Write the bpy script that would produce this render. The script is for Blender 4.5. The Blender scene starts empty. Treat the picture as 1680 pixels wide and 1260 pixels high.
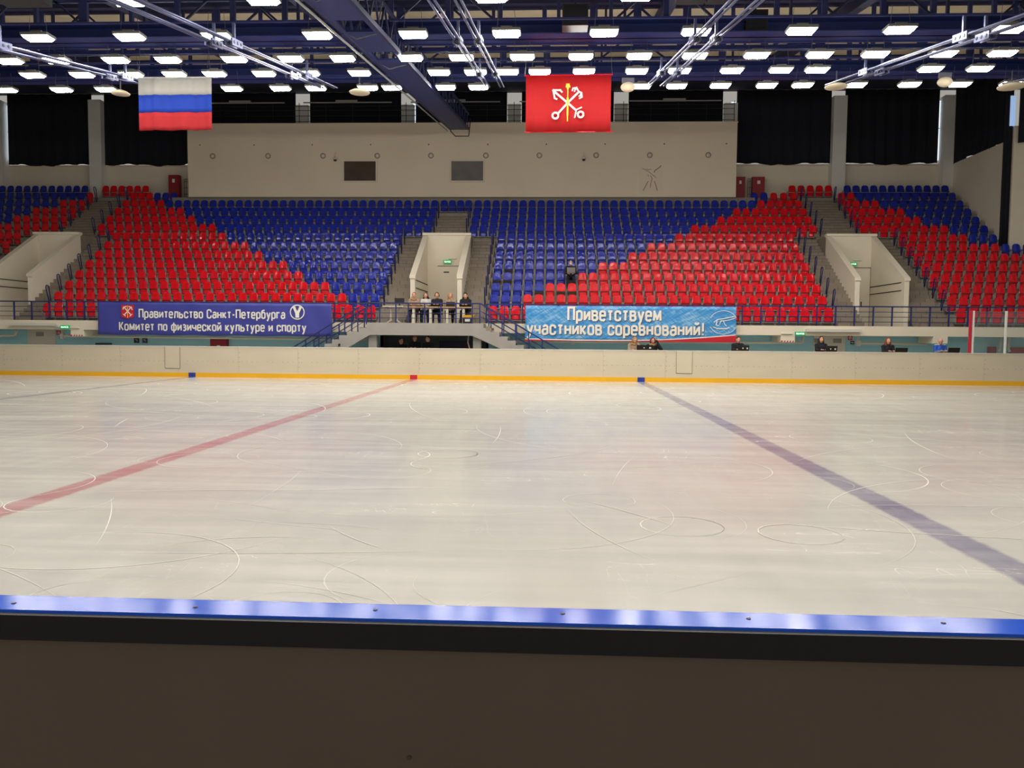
import bpy, math, random
from mathutils import Vector, Matrix
random.seed(7)
SC = bpy.context.scene
COL = SC.collection

# ------------------------------------------------------------------ camera, light, exposure
cam_d = bpy.data.cameras.new('camera'); cam = bpy.data.objects.new('camera', cam_d); COL.objects.link(cam)
cam_d.sensor_fit = 'HORIZONTAL'; cam_d.sensor_width = 36.0; cam_d.lens = 1310.0/1680*36
cam_d.clip_start = .05; cam_d.clip_end = 200
YAW, PITCH, ROLL = 0.045952, -0.060611, 0.0082
cam.matrix_world = Matrix.Translation((0, 0, 1.70)) @ Matrix.Rotation(YAW, 4, 'Z') @ Matrix.Rotation(math.pi/2+PITCH, 4, 'X') @ Matrix.Rotation(ROLL, 4, 'Z')
SC.camera = cam
SC.view_settings.view_transform = 'Standard'; SC.view_settings.look = 'None'
SC.view_settings.exposure = 0.0; SC.view_settings.gamma = 1.0; SC.view_settings.use_curve_mapping = False
WORLD = bpy.data.worlds.new('hall_ambient'); SC.world = WORLD; WORLD.use_nodes = True
WORLD.node_tree.nodes['Background'].inputs[0].default_value = (.85, .81, .75, 1)
WORLD.node_tree.nodes['Background'].inputs[1].default_value = 0.42
LAMP_POWER = 64.0           # emission of every ceiling lamp lens
def hall_lamp_row(y, z, energy):   # lamp rows over the near half of the ice (behind the picture's top edge)
    l = bpy.data.lights.new('near_lamp_row', 'AREA'); l.shape = 'RECTANGLE'; l.size = 28; l.size_y = .5; l.energy = energy; l.color = (1, .955, .90)
    o = bpy.data.objects.new('near_lamp_row', l); COL.objects.link(o); o.location = (-2, y, z)
for y_, z_ in ((12.6, 7.6), (9.6, 7.2), (6.6, 7.0), (3.4, 7.0)): hall_lamp_row(y_, z_, 400)

# ------------------------------------------------------------------ materials
def lin(c): c /= 255.0; return c/12.92 if c <= .04045 else ((c+.055)/1.055)**2.4
def rgb(r, g, b): return (lin(r), lin(g), lin(b), 1)
def mat(name, col, rough=.5, metal=0., noise=0., scale=6., spec=.5, bump=0., stretch=(1, 1, 1)):
    m = bpy.data.materials.new(name); m.use_nodes = True; n = m.node_tree.nodes; l = m.node_tree.links; b = n['Principled BSDF']
    b.inputs['Base Color'].default_value = col; b.inputs['Roughness'].default_value = rough; b.inputs['Metallic'].default_value = metal
    b.inputs['Specular IOR Level'].default_value = spec
    if noise or bump:
        tc = n.new('ShaderNodeTexCoord'); mp = n.new('ShaderNodeMapping'); mp.inputs['Scale'].default_value = stretch
        nz = n.new('ShaderNodeTexNoise'); nz.inputs['Scale'].default_value = scale; nz.inputs['Detail'].default_value = 5
        l.new(tc.outputs['Object'], mp.inputs[0]); l.new(mp.outputs[0], nz.inputs['Vector'])
        if noise:
            mr = n.new('ShaderNodeMapRange'); mr.inputs[1].default_value = .3; mr.inputs[2].default_value = .7; mr.inputs[3].default_value = 1-noise; mr.inputs[4].default_value = 1+noise*.6
            mx = n.new('ShaderNodeVectorMath'); mx.operation = 'SCALE'; mx.inputs[0].default_value = col[:3]
            l.new(nz.outputs['Fac'], mr.inputs[0]); l.new(mr.outputs[0], mx.inputs['Scale']); l.new(mx.outputs[0], b.inputs['Base Color'])
        if bump:
            bp = n.new('ShaderNodeBump'); bp.inputs['Strength'].default_value = bump; l.new(nz.outputs['Fac'], bp.inputs['Height']); l.new(bp.outputs[0], b.inputs['Normal'])
    return m
def emit(name, col, s):
    m = bpy.data.materials.new(name); m.use_nodes = True; b = m.node_tree.nodes['Principled BSDF']
    b.inputs['Base Color'].default_value = col; b.inputs['Emission Color'].default_value = col; b.inputs['Emission Strength'].default_value = s; return m
def cloth(name, col, through=.3, rough=.7, noise=.06):
    m = mat(name, col, rough, noise=noise, scale=3, spec=.3); n = m.node_tree.nodes; l = m.node_tree.links
    t = n.new('ShaderNodeBsdfTranslucent'); t.inputs[0].default_value = col; mx = n.new('ShaderNodeMixShader'); mx.inputs[0].default_value = through
    out = n['Material Output']; l.new(n['Principled BSDF'].outputs[0], mx.inputs[1]); l.new(t.outputs[0], mx.inputs[2]); l.new(mx.outputs[0], out.inputs[0]); return m
def glass_mat(name, tint=(1, 1, 1, 1), gloss=.08):
    m = bpy.data.materials.new(name); m.use_nodes = True; n = m.node_tree.nodes; l = m.node_tree.links
    t = n.new('ShaderNodeBsdfTransparent'); t.inputs[0].default_value = tint; g = n.new('ShaderNodeBsdfGlossy'); g.inputs['Roughness'].default_value = .05
    mx = n.new('ShaderNodeMixShader'); mx.inputs[0].default_value = gloss; l.new(t.outputs[0], mx.inputs[1]); l.new(g.outputs[0], mx.inputs[2]); l.new(mx.outputs[0], n['Material Output'].inputs[0]); return m

M = dict(
 red=mat('red_plastic', rgb(224, 20, 34), .09, spec=.34, noise=.1, scale=.6), blue=mat('blue_plastic', rgb(26, 44, 160), .09, spec=.36, noise=.1, scale=.6),
 grey=mat('grey_bracket', rgb(150, 148, 142), .5), steel_blue=mat('blue_painted_rail', rgb(30, 40, 98), .42),
 truss=mat('navy_steel', rgb(36, 47, 106), .5, noise=.12, scale=1.2), trussd=mat('dark_navy_steel', rgb(26, 34, 78), .55, noise=.12, scale=1.2),
 concrete=mat('stair_concrete', rgb(140, 128, 112), .85, noise=.14, scale=3), tread=mat('terrace_concrete', rgb(146, 140, 130), .85, noise=.12, scale=2),
 slab=mat('slab_grey', rgb(158, 153, 146), .8, noise=.06, scale=2), cream=mat('cream_paint', rgb(226, 216, 196), .7, noise=.03, scale=1),
 white=mat('white_paint', rgb(228, 226, 218), .6, noise=.03, scale=2), boxwall=mat('press_box_wall', rgb(232, 218, 194), .8, noise=.05, scale=.35),
 wall=mat('back_wall_paint', rgb(232, 222, 202), .85, noise=.05, scale=.5), turq=mat('turquoise_wall', rgb(164, 216, 228), .7, noise=.05, scale=1),
 dark=mat('dark_recess', rgb(112, 120, 122), .8), board=mat('board_plastic', rgb(206, 194, 170), .42, noise=.04, scale=.9, stretch=(1, 1, 3)),
 yellow=mat('yellow_kick_plate', rgb(236, 176, 22), .4, noise=.05, scale=1), screw=mat('dull_screw', rgb(96, 90, 84), .5, metal=.4),
 boardblue=mat('blue_block', rgb(40, 60, 150), .4), boardred=mat('red_block', rgb(196, 30, 46), .4), captop=mat('pale_cap', rgb(206, 202, 194), .4),
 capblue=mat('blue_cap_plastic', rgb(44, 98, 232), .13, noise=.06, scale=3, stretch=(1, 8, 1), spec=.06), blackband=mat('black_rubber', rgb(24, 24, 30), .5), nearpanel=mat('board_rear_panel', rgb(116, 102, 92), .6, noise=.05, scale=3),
 curtain=mat('black_drape', rgb(20, 20, 31), .9), deck=mat('roof_deck', rgb(226, 212, 180), .8, noise=.1, scale=1.2), shadedeck=mat('shaded_deck', rgb(40, 42, 64), .9),
 lampbody=mat('lamp_housing', rgb(120, 118, 112), .5), lamplens=emit('lamp_lens', (1, .965, .90, 1), LAMP_POWER), wire=mat('wire', rgb(90, 92, 104), .5),
 rod=mat('galvanised_rod', rgb(104, 110, 146), .4, metal=.6), pipe=mat('pipe_paint', rgb(206, 204, 194), .5), firered=mat('fire_red', rgb(150, 22, 34), .45),
 black=mat('black_plastic', rgb(22, 22, 26), .4), blackcloth=mat('black_cloth', rgb(24, 24, 30), .9, noise=.15, scale=20), wood=mat('table_wood', rgb(196, 160, 104), .5, noise=.1, scale=5, stretch=(1, 8, 1)),
 tableleg=mat('table_leg_cream', rgb(208, 200, 180), .5), ink=mat('dark_ink', rgb(52, 46, 44), .7), redink=mat('red_ink', rgb(150, 70, 64), .7), green=emit('exit_green', rgb(10, 140, 78), .6), glow=emit('exit_letters', rgb(225, 255, 235), .9),
 day=emit('daylight_pane', (.75, .86, 1, 1), 1.3), pane=mat('dark_window_glass', rgb(86, 74, 64), .12, noise=.2, scale=1.5), paneg=mat('grey_window_glass', rgb(122, 118, 114), .12, noise=.12, scale=1.5), clear=glass_mat('clear_shield', (.95, .98, .97, 1), .06),
 letter=mat('banner_lettering', rgb(232, 228, 218), .6), bannerblue=mat('banner_blue', rgb(62, 66, 152), .4, noise=.05, scale=1.5), gold=mat('gold_emblem', rgb(244, 200, 40), .5), silver=mat('white_emblem', rgb(240, 226, 218), .6), figgrey=mat('emblem_grey', rgb(70, 76, 104), .6),
 flagw=cloth('flag_white', rgb(186, 184, 178), .3), flagb=cloth('flag_blue', rgb(34, 70, 176), .25), flagr=cloth('flag_red', rgb(186, 44, 50), .25), cityred=cloth('city_flag_red', rgb(196, 34, 38), .25),
 bouncefloor=mat('bounce_floor', rgb(206, 206, 200), .9), orange=mat('tool_yellow', rgb(214, 160, 40), .5), screen=mat('laptop_lid', rgb(26, 27, 31), .35), sticker=mat('pale_sticker', rgb(220, 220, 220), .6), paper=mat('grey_lid', rgb(120, 118, 116), .5),
 ventring=mat('vent_ring', rgb(160, 148, 128), .7), door=mat('door_paint', rgb(214, 208, 196), .6), saucer=mat('saucer_cream', rgb(214, 200, 172), .6), postred=mat('post_red', rgb(196, 40, 60), .45), seatmark=mat('pale_spot', rgb(230, 224, 224), .4),
)
# the two-tone banner, streaked like ice
def streak_mat():
    m = mat('banner_ice_print', rgb(60, 150, 214), .45); n = m.node_tree.nodes; l = m.node_tree.links; b = n['Principled BSDF']
    tc = n.new('ShaderNodeTexCoord'); cr = n.new('ShaderNodeValToRGB'); acc = None
    for rot, sc, st in ((.5, 1.4, (1, 1, 9)), (-.7, 2.0, (1, 1, 12)), (.15, .9, (1, 1, 4))):
        mp = n.new('ShaderNodeMapping'); mp.inputs['Rotation'].default_value = (0, rot, 0); mp2 = n.new('ShaderNodeMapping'); mp2.inputs['Scale'].default_value = st
        nz = n.new('ShaderNodeTexNoise'); nz.inputs['Scale'].default_value = sc; nz.inputs['Detail'].default_value = 6; nz.inputs['Roughness'].default_value = .65
        l.new(tc.outputs['Object'], mp.inputs[0]); l.new(mp.outputs[0], mp2.inputs[0]); l.new(mp2.outputs[0], nz.inputs['Vector'])
        if acc is None: acc = nz.outputs['Fac']
        else:
            a = n.new('ShaderNodeMath'); a.operation = 'ADD'; l.new(acc, a.inputs[0]); l.new(nz.outputs['Fac'], a.inputs[1]); acc = a.outputs[0]
    d = n.new('ShaderNodeMath'); d.operation = 'DIVIDE'; d.inputs[1].default_value = 3; l.new(acc, d.inputs[0]); l.new(d.outputs[0], cr.inputs[0])
    e = cr.color_ramp.elements; e[0].position = .38; e[0].color = rgb(28, 108, 186); e[1].position = .66; e[1].color = rgb(196, 222, 232)
    k = e.new(.5); k.color = rgb(62, 148, 208)
    l.new(cr.outputs[0], b.inputs['Base Color']); return m
M['iceprint'] = streak_mat()
# stair faces with tile joints
def tile_mat():
    m = mat('stair_tile', rgb(140, 128, 112), .8); n = m.node_tree.nodes; l = m.node_tree.links; b = n['Principled BSDF']
    tc = n.new('ShaderNodeTexCoord'); sp = n.new('ShaderNodeSeparateXYZ'); cb = n.new('ShaderNodeCombineXYZ'); br = n.new('ShaderNodeTexBrick'); nz = n.new('ShaderNodeTexNoise'); nz.inputs['Scale'].default_value = 2.5
    l.new(tc.outputs['Object'], sp.inputs[0]); l.new(sp.outputs[0], cb.inputs[0]); ad = n.new('ShaderNodeMath'); ad.operation = 'ADD'; l.new(sp.outputs[2], ad.inputs[0]); l.new(sp.outputs[1], ad.inputs[1]); l.new(ad.outputs[0], cb.inputs[1])
    l.new(cb.outputs[0], br.inputs['Vector']); br.inputs['Scale'].default_value = 1; br.inputs['Brick Width'].default_value = .62; br.inputs['Row Height'].default_value = .45; br.inputs['Mortar Size'].default_value = .012
    br.inputs['Color1'].default_value = rgb(142, 130, 114); br.inputs['Color2'].default_value = rgb(130, 119, 105); br.inputs['Mortar'].default_value = rgb(100, 92, 82)
    l.new(br.outputs[0], b.inputs['Base Color']); return m
M['tile'] = tile_mat()
def ice_mat():
    m = mat('ice', rgb(190, 188, 182), .2, spec=.42); n = m.node_tree.nodes; l = m.node_tree.links; b = n['Principled BSDF']; b.inputs['IOR'].default_value = 1.31
    tc = n.new('ShaderNodeTexCoord'); P = tc.outputs['Object']
    def noise(st, sc, det=5, rot=0, ro=.6):
        mp = n.new('ShaderNodeMapping'); mp.inputs['Scale'].default_value = st; mp.inputs['Rotation'].default_value = (0, 0, rot); z = n.new('ShaderNodeTexNoise'); z.inputs['Scale'].default_value = sc; z.inputs['Detail'].default_value = det; z.inputs['Roughness'].default_value = ro
        l.new(P, mp.inputs[0]); l.new(mp.outputs[0], z.inputs['Vector']); return z.outputs['Fac']
    def mth(op, a, c=None, clamp=False):
        q = n.new('ShaderNodeMath'); q.operation = op; q.use_clamp = clamp
        for i, v in enumerate((a, c)):
            if v is None: continue
            if isinstance(v, (int, float)): q.inputs[i].default_value = v
            else: l.new(v, q.inputs[i])
        return q.outputs[0]
    def rng(v, a, c, d, e):
        q = n.new('ShaderNodeMapRange'); q.interpolation_type = 'SMOOTHSTEP'; l.new(v, q.inputs[0])
        for i, k in enumerate((a, c, d, e)): q.inputs[i+1].default_value = k
        return q.outputs[0]
    n1 = noise((.35, 1.3, 1), .8, 8, .15); n2 = noise((.12, 2.2, 1), 1.6, 8, -.12); n3 = noise((1.6, .25, 1), 2.2, 7, .5); n4 = noise((1, 1, 1), 26, 3)
    frost = mth('ADD', mth('MULTIPLY', n1, .4), mth('ADD', mth('MULTIPLY', n2, .4), mth('MULTIPLY', n3, .2)))       # 0..1
    fr = rng(frost, .30, .70, 0, 1)
    def ridge(f, w): return rng(mth('ABSOLUTE', mth('SUBTRACT', f, .5)), 0, w, 1, 0)
    r1 = ridge(noise((.2, 1, 1), .9, 3, .2), .0035); r2 = ridge(noise((1, .22, 1), 1.1, 3, .6), .003); r3 = ridge(noise((.3, 1.1, 1), 1.7, 4, -.5), .004)
    gate = rng(noise((1, 1, 1), .5, 2), .42, .62, 0, 1)
    scr = mth('MULTIPLY', mth('MAXIMUM', r1, mth('MAXIMUM', r2, r3)), gate, True)
    spk = mth('MULTIPLY', rng(n4, .66, .74, 0, 1), gate)
    sp = n.new('ShaderNodeSeparateXYZ'); l.new(P, sp.inputs[0]); X = sp.outputs[0]
    wob = mth('MULTIPLY', mth('SUBTRACT', noise((1, 1, 1), 7, 3), .5), .08)
    def line(x0, hw): return rng(mth('ABSOLUTE', mth('ADD', mth('SUBTRACT', X, x0), wob)), hw-.03, hw+.045, 1, 0)
    def mix(a, c, f):
        q = n.new('ShaderNodeMix'); q.data_type = 'RGBA'
        if isinstance(f, (int, float)): q.inputs[0].default_value = f
        else: l.new(f, q.inputs[0])
        for i, v in ((6, a), (7, c)):
            if isinstance(v, tuple): q.inputs[i].default_value = v
            else: l.new(v, q.inputs[i])
        return q.outputs[2]
    base = mix(rgb(191, 191, 187), rgb(202, 200, 195), fr)
    dens = rng(fr, 0, 1, .66, .46)
    c = mix(base, rgb(178, 84, 98), mth('MULTIPLY', line(-5.16, .15), dens))
    c = mix(c, rgb(84, 84, 134), mth('MULTIPLY', line(3.47, .15), dens))
    c = mix(c, rgb(90, 96, 130), mth('MULTIPLY', line(-13.75, .15), dens))
    c = mix(c, rgb(222, 220, 214), mth('MULTIPLY', scr, .13)); c = mix(c, rgb(226, 225, 220), mth('MULTIPLY', spk, .18))
    l.new(c, b.inputs['Base Color'])
    ro = mth('ADD', mth('MULTIPLY', fr, .18), mth('ADD', mth('MULTIPLY', scr, .08), .09)); l.new(ro, b.inputs['Roughness'])
    return m
M['ice'] = ice_mat()

# ------------------------------------------------------------------ mesh builder
class MB:
    def __init__(s): s.v, s.f, s.m = [], [], []
    def add(s, v, f, m=0):
        b = len(s.v); s.v += [tuple(p) for p in v]; s.f += [tuple(i+b for i in q) for q in f]; s.m += [m]*len(f); return s
    def box(s, x0, x1, y0, y1, z0, z1, m=0):
        return s.add([(x0,y0,z0),(x1,y0,z0),(x1,y1,z0),(x0,y1,z0),(x0,y0,z1),(x1,y0,z1),(x1,y1,z1),(x0,y1,z1)],
                     [(0,3,2,1),(4,5,6,7),(0,1,5,4),(1,2,6,5),(2,3,7,6),(3,0,4,7)], m)
    def prism(s, poly, a0, a1, axis='x', m=0):
        n = len(poly)
        def pt(p, a): return {'x': (a, p[0], p[1]), 'y': (p[0], a, p[1]), 'z': (p[0], p[1], a)}[axis]
        v = [pt(p, a0) for p in poly]+[pt(p, a1) for p in poly]
        f = [tuple(range(n)), tuple(range(2*n-1, n-1, -1))]+[(i, i+n, (i+1) % n+n, (i+1) % n) for i in range(n)]
        return s.add(v, f, m)
    def tube(s, pts, r, n=6, m=0, r2=None):
        pts = [Vector(p) for p in pts]; k = len(pts); v = []; up = Vector((0, 0, 1)); last = None
        for i, p in enumerate(pts):
            d = (pts[min(i+1, k-1)]-pts[max(i-1, 0)]).normalized()
            if last is None:
                a = d.cross(up); a = d.cross(Vector((1, 0, 0))) if a.length < .05 else a
            else: a = last-d*last.dot(d)
            a.normalize(); last = a; c = d.cross(a); rr = r if r2 is None else r+(r2-r)*i/(k-1)
            v += [p+a*(rr*math.cos(2*math.pi*j/n+math.pi/n))+c*(rr*math.sin(2*math.pi*j/n+math.pi/n)) for j in range(n)]
        f = [(i*n+j, i*n+(j+1) % n, (i+1)*n+(j+1) % n, (i+1)*n+j) for i in range(k-1) for j in range(n)]+[tuple(range(n-1, -1, -1)), tuple(range((k-1)*n, k*n))]
        return s.add(v, f, m)
    def bar(s, p, q, w, h, m=0):              # rectangular bar from p to q
        p, q = Vector(p), Vector(q); d = (q-p).normalized(); a = d.cross(Vector((0, 0, 1)))
        if a.length < .05: a = Vector((1, 0, 0))
        a.normalize(); c = a.cross(d)
        v = [e+a*(w/2*i)+c*(h/2*j) for e in (p, q) for i, j in ((-1,-1),(1,-1),(1,1),(-1,1))]
        return s.add(v, [(0,1,2,3),(7,6,5,4),(0,4,5,1),(1,5,6,2),(2,6,7,3),(3,7,4,0)], m)
    def ell(s, c, r, nu=12, nv=8, m=0, rot=None):
        v = [];
        for j in range(nv+1):
            t = math.pi*j/nv
            for i in range(nu):
                a = 2*math.pi*i/nu; q = Vector((r[0]*math.sin(t)*math.cos(a), r[1]*math.sin(t)*math.sin(a), r[2]*math.cos(t)))
                if rot is not None: q = rot @ q
                v.append(Vector(c)+q)
        f = [(j*nu+i, (j+1)*nu+i, (j+1)*nu+(i+1) % nu, j*nu+(i+1) % nu) for j in range(nv) for i in range(nu)]
        return s.add(v, f, m)
    def cap(s, p, q, r0, r1=None, n=10, m=0):  # tapered limb with round ends
        r1 = r0 if r1 is None else r1; p, q = Vector(p), Vector(q); d = (q-p).normalized(); prof = []
        for a in (80, 50, 20): prof.append((p-d*(r0*math.sin(math.radians(a))), r0*math.cos(math.radians(a))))
        prof += [(p, r0), (q, r1)]
        for a in (20, 50, 80): prof.append((q+d*(r1*math.sin(math.radians(a))), r1*math.cos(math.radians(a))))
        a = d.cross(Vector((0, 0, 1))); a = d.cross(Vector((1, 0, 0))) if a.length < .05 else a; a.normalize(); c = d.cross(a); v = []
        for e, r in prof: v += [e+a*(r*math.cos(2*math.pi*j/n))+c*(r*math.sin(2*math.pi*j/n)) for j in range(n)]
        k = len(prof); f = [(i*n+j, i*n+(j+1) % n, (i+1)*n+(j+1) % n, (i+1)*n+j) for i in range(k-1) for j in range(n)]+[tuple(range(n-1, -1, -1)), tuple(range((k-1)*n, k*n))]
        return s.add(v, f, m)
    def lathe(s, prof, c=(0,0,0), axis='z', n=20, m=0):
        v = []
        for r, h in prof:
            for j in range(n):
                a = 2*math.pi*j/n; x, y = r*math.cos(a), r*math.sin(a)
                v.append((c[0]+x, c[1]+y, c[2]+h) if axis == 'z' else (c[0]+x, c[1]+h, c[2]+y))
        k = len(prof); f = [(i*n+j, i*n+(j+1) % n, (i+1)*n+(j+1) % n, (i+1)*n+j) for i in range(k-1) for j in range(n)]+[tuple(range(n-1, -1, -1)), tuple(range((k-1)*n, k*n))]
        return s.add(v, f, m)
    def sheet(s, fn, nu, nv, th=.012, axis=1, m=0):    # fn(u,v)->point; thickened along axis
        A = [list(fn(i/nu, j/nv)) for j in range(nv+1) for i in range(nu+1)]; B = [list(p) for p in A]
        for p in B: p[axis] += th
        N = len(A); w = nu+1; f = []
        for j in range(nv):
            for i in range(nu):
                a = j*w+i; f += [(a, a+1, a+w+1, a+w), (N+a, N+a+w, N+a+w+1, N+a+1)]
        for i in range(nu): f += [(i, N+i, N+i+1, i+1), (nv*w+i, nv*w+i+1, N+nv*w+i+1, N+nv*w+i)]
        for j in range(nv): f += [(j*w, (j+1)*w, N+(j+1)*w, N+j*w), (j*w+nu, N+j*w+nu, N+(j+1)*w+nu, (j+1)*w+nu)]
        return s.add(A+B, f, m)
    def mesh(s, name, mats, smooth=False):
        me = bpy.data.meshes.new(name); me.from_pydata(s.v, [], s.f)
        for k in (mats if isinstance(mats, (list, tuple)) else [mats]): me.materials.append(M[k] if isinstance(k, str) else k)
        me.polygons.foreach_set('material_index', s.m)
        if smooth: me.polygons.foreach_set('use_smooth', [True]*len(me.polygons))
        me.update(); return me
    def build(s, name, mats, parent=None, smooth=False, loc=None):
        o = bpy.data.objects.new(name, s.mesh(name, mats, smooth)); COL.objects.link(o)
        if parent is not None: o.parent = parent
        if loc is not None: o.location = loc
        return o
def tag(o, label=None, cat=None, group=None, kind=None):
    if label: o['label'] = label
    if cat: o['category'] = cat
    if group: o['group'] = group
    if kind: o['kind'] = kind
    return o
def thing(name, label, cat, loc=(0, 0, 0), rz=0, group=None):
    o = bpy.data.objects.new(name, None); COL.objects.link(o); o.location = loc; o.rotation_euler = (0, 0, rz); o.empty_display_size = .2
    return tag(o, label, cat, group)
def struct(name, mb, mats, parent=None, smooth=False):
    o = mb.build(name, mats, parent, smooth)
    if parent is None: o['kind'] = 'structure'
    return o
def copy_tree(o, parent=None):
    c = o.copy(); COL.objects.link(c)
    if parent is not None: c.parent = parent
    for ch in list(o.children): copy_tree(ch, c)
    return c
def nth(i):
    w = ['', 'first', 'second', 'third', 'fourth', 'fifth', 'sixth', 'seventh', 'eighth', 'ninth', 'tenth', 'eleventh', 'twelfth', 'thirteenth', 'fourteenth', 'fifteenth', 'sixteenth', 'seventeenth', 'eighteenth', 'nineteenth', 'twentieth']
    if i <= 20: return w[i]
    return {2: 'twenty', 3: 'thirty', 4: 'forty'}[i//10]+('-'+w[i % 10] if i % 10 else 'th')

# stroke letters: x-height 1, capitals 1.4, descender -.4; each entry = (advance, [polylines])
def arc_pts(cx, cy, rx, ry, a0, a1, n=10):
    return [(cx+rx*math.cos(math.radians(a0+(a1-a0)*i/n)), cy+ry*math.sin(math.radians(a0+(a1-a0)*i/n))) for i in range(n+1)]
def rnd(w, h, y0=0):                      # rounded box outline, for the condensed o
    r = .24*w/.6; return arc_pts(w-r,y0+h-r,r,r,0,90,5)+arc_pts(r,y0+h-r,r,r,90,180,5)+arc_pts(r,y0+r,r,r,180,270,5)+arc_pts(w-r,y0+r,r,r,270,360,5)+[(w,y0+h-r)]
def cee(w, h):
    r = .24*w/.6; return [(w,h*.70),(w,h-r)]+arc_pts(w-r,h-r,r,r,0,90,5)[1:]+arc_pts(r,h-r,r,r,90,180,5)+arc_pts(r,r,r,r,180,270,5)+arc_pts(w-r,r,r,r,270,360,5)+[(w,h*.30)]
GW = .56
GLYPHS = {
 'о':(GW,[rnd(GW,1)]), 'О':(.7,[rnd(.7,1.4)]), 'с':(GW,[cee(GW,1)]), 'С':(.66,[cee(.66,1.4)]),
 'П':(.66,[[(0,0),(0,1.4),(.66,1.4),(.66,0)]]), 'п':(GW,[[(0,0),(0,1),(GW,1),(GW,0)]]),
 'р':(GW,[[(0,-.42),(0,1)],rnd(GW,1)]), 'а':(GW,[[(.04,.84)]+arc_pts(GW-.24,.76,.24,.24,110,0,5)+[(GW,0)],[(GW,.56),(.18,.56)]+arc_pts(.2,.28,.2,.28,90,270,6)+[(.36,.02),(GW,.18)]]),
 'в':(GW,[[(0,0),(0,1),(.36,1)]+arc_pts(.36,.77,.17,.23,90,-90,6)+[(0,.54)],[(.36,.54)]+arc_pts(.36,.27,.2,.27,90,-90,6)+[(0,0)]]),
 'В':(.66,[[(0,0),(0,1.4),(.42,1.4)]+arc_pts(.42,1.07,.2,.33,90,-90,6)+[(0,.74)],[(.42,.74)]+arc_pts(.42,.37,.24,.37,90,-90,6)+[(0,0)]]),
 'и':(GW,[[(0,1),(0,0)],[(0,.06),(GW,.94)],[(GW,1),(GW,0)]]), 'й':(GW,[[(0,1),(0,0)],[(0,.06),(GW,.94)],[(GW,1),(GW,0)],arc_pts(GW/2,1.46,.19,.2,190,350,5)]),
 'т':(.52,[[(0,1),(.52,1)],[(.26,1),(.26,0)]]), 'е':(GW,[[(0,.52),(GW,.52),(GW,.78)]+arc_pts(GW-.22,.78,.22,.22,0,90,4)+arc_pts(.22,.78,.22,.22,90,180,4)+arc_pts(.22,.22,.22,.22,180,270,4)+[(.40,0),(GW,.14)]]),
 'л':(.6,[[(-.04,0),(.06,.06),(.14,1),(.6,1),(.6,0)]]), 'ь':(GW,[[(0,1),(0,0),(.34,0)]+arc_pts(.34,.29,.2,.29,-90,90,6)+[(0,.58)]]),
 'н':(GW,[[(0,0),(0,1)],[(GW,0),(GW,1)],[(0,.52),(GW,.52)]]), 'к':(.54,[[(0,0),(0,1)],[(0,.5),(.16,.5),(.52,1)],[(.16,.5),(.54,0)]]),
 'К':(.64,[[(0,0),(0,1.4)],[(0,.72),(.2,.72),(.6,1.4)],[(.2,.72),(.64,0)]]), '-':(.34,[[(0,.55),(.34,.55)]]),
 'б':(GW,[rnd(GW,1),[(0,.7),(0,1.0)]+arc_pts(.3,1.02,.3,.34,180,100,5)+[(.5,1.42)]]), 'у':(.56,[[(0,1),(.28,.08)],[(.58,1),(.26,-.1),(.14,-.36),(-.02,-.4)]]),
 'г':(.46,[[(0,0),(0,1),(.46,1)]]), 'м':(.76,[[(0,0),(.04,1),(.38,.2),(.72,1),(.76,0)]]),
 'ф':(.8,[rnd(.8,1),[(.4,-.42),(.4,1.36)]]), 'з':(.5,[[(.02,.9)]+arc_pts(.24,.77,.22,.23,120,-90,7)+[(.14,.54)],[(.24,.54)]+arc_pts(.22,.27,.26,.27,90,-130,8)]),
 'ч':(.54,[[(0,1),(0,.62)]+arc_pts(.22,.62,.22,.2,180,270,4)+[(.54,.46)],[(.54,0),(.54,1)]]), '!':(.16,[[(.08,1.4),(.08,.42)],[(.08,.17),(.08,0)]]),
 'Ы':(.86,[[(0,1.4),(0,0),(.34,0)]+arc_pts(.34,.4,.2,.4,-90,90,6)+[(0,.8)],[(.86,0),(.86,1.4)]]), 'Х':(.66,[[(0,0),(.66,1.4)],[(0,1.4),(.66,0)]]),
 'Д':(.7,[[(0,-.25),(0,0),(.76,0),(.76,-.25)],[(.1,0),(.22,1.4),(.62,1.4),(.62,0)]]), ' ':(.2,[]),
}
def stroke_quads(pts, w, v, f):
    h = w/2
    for i in range(len(pts)-1):
        (x0,y0),(x1,y1) = pts[i],pts[i+1]; L = math.hypot(x1-x0,y1-y0)
        if L < 1e-6: continue
        ux,uy = (x1-x0)/L,(y1-y0)/L; e = h*.8 if len(pts)>2 and 0<i<len(pts)-2 and L>.3 else 0
        ea = h*.95 if i > 0 and L>.12 else 0; eb = h*.95 if i < len(pts)-2 and L>.12 else 0
        if L <= .12: ea = eb = h*.25
        x0,y0,x1,y1 = x0-ux*ea,y0-uy*ea,x1+ux*eb,y1+uy*eb
        b = len(v); v += [(x0-uy*h,y0+ux*h),(x0+uy*h,y0-ux*h),(x1+uy*h,y1-ux*h),(x1-uy*h,y1+ux*h)]; f.append((b,b+1,b+2,b+3))
def text_mesh(s, w=.24, gap=.34):
    v, f, x = [], [], 0.
    for ch in s:
        adv, polys = GLYPHS[ch]
        for p in polys: stroke_quads([(x+a,b) for a,b in p], w, v, f)
        x += adv+gap
    return v, f


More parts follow.
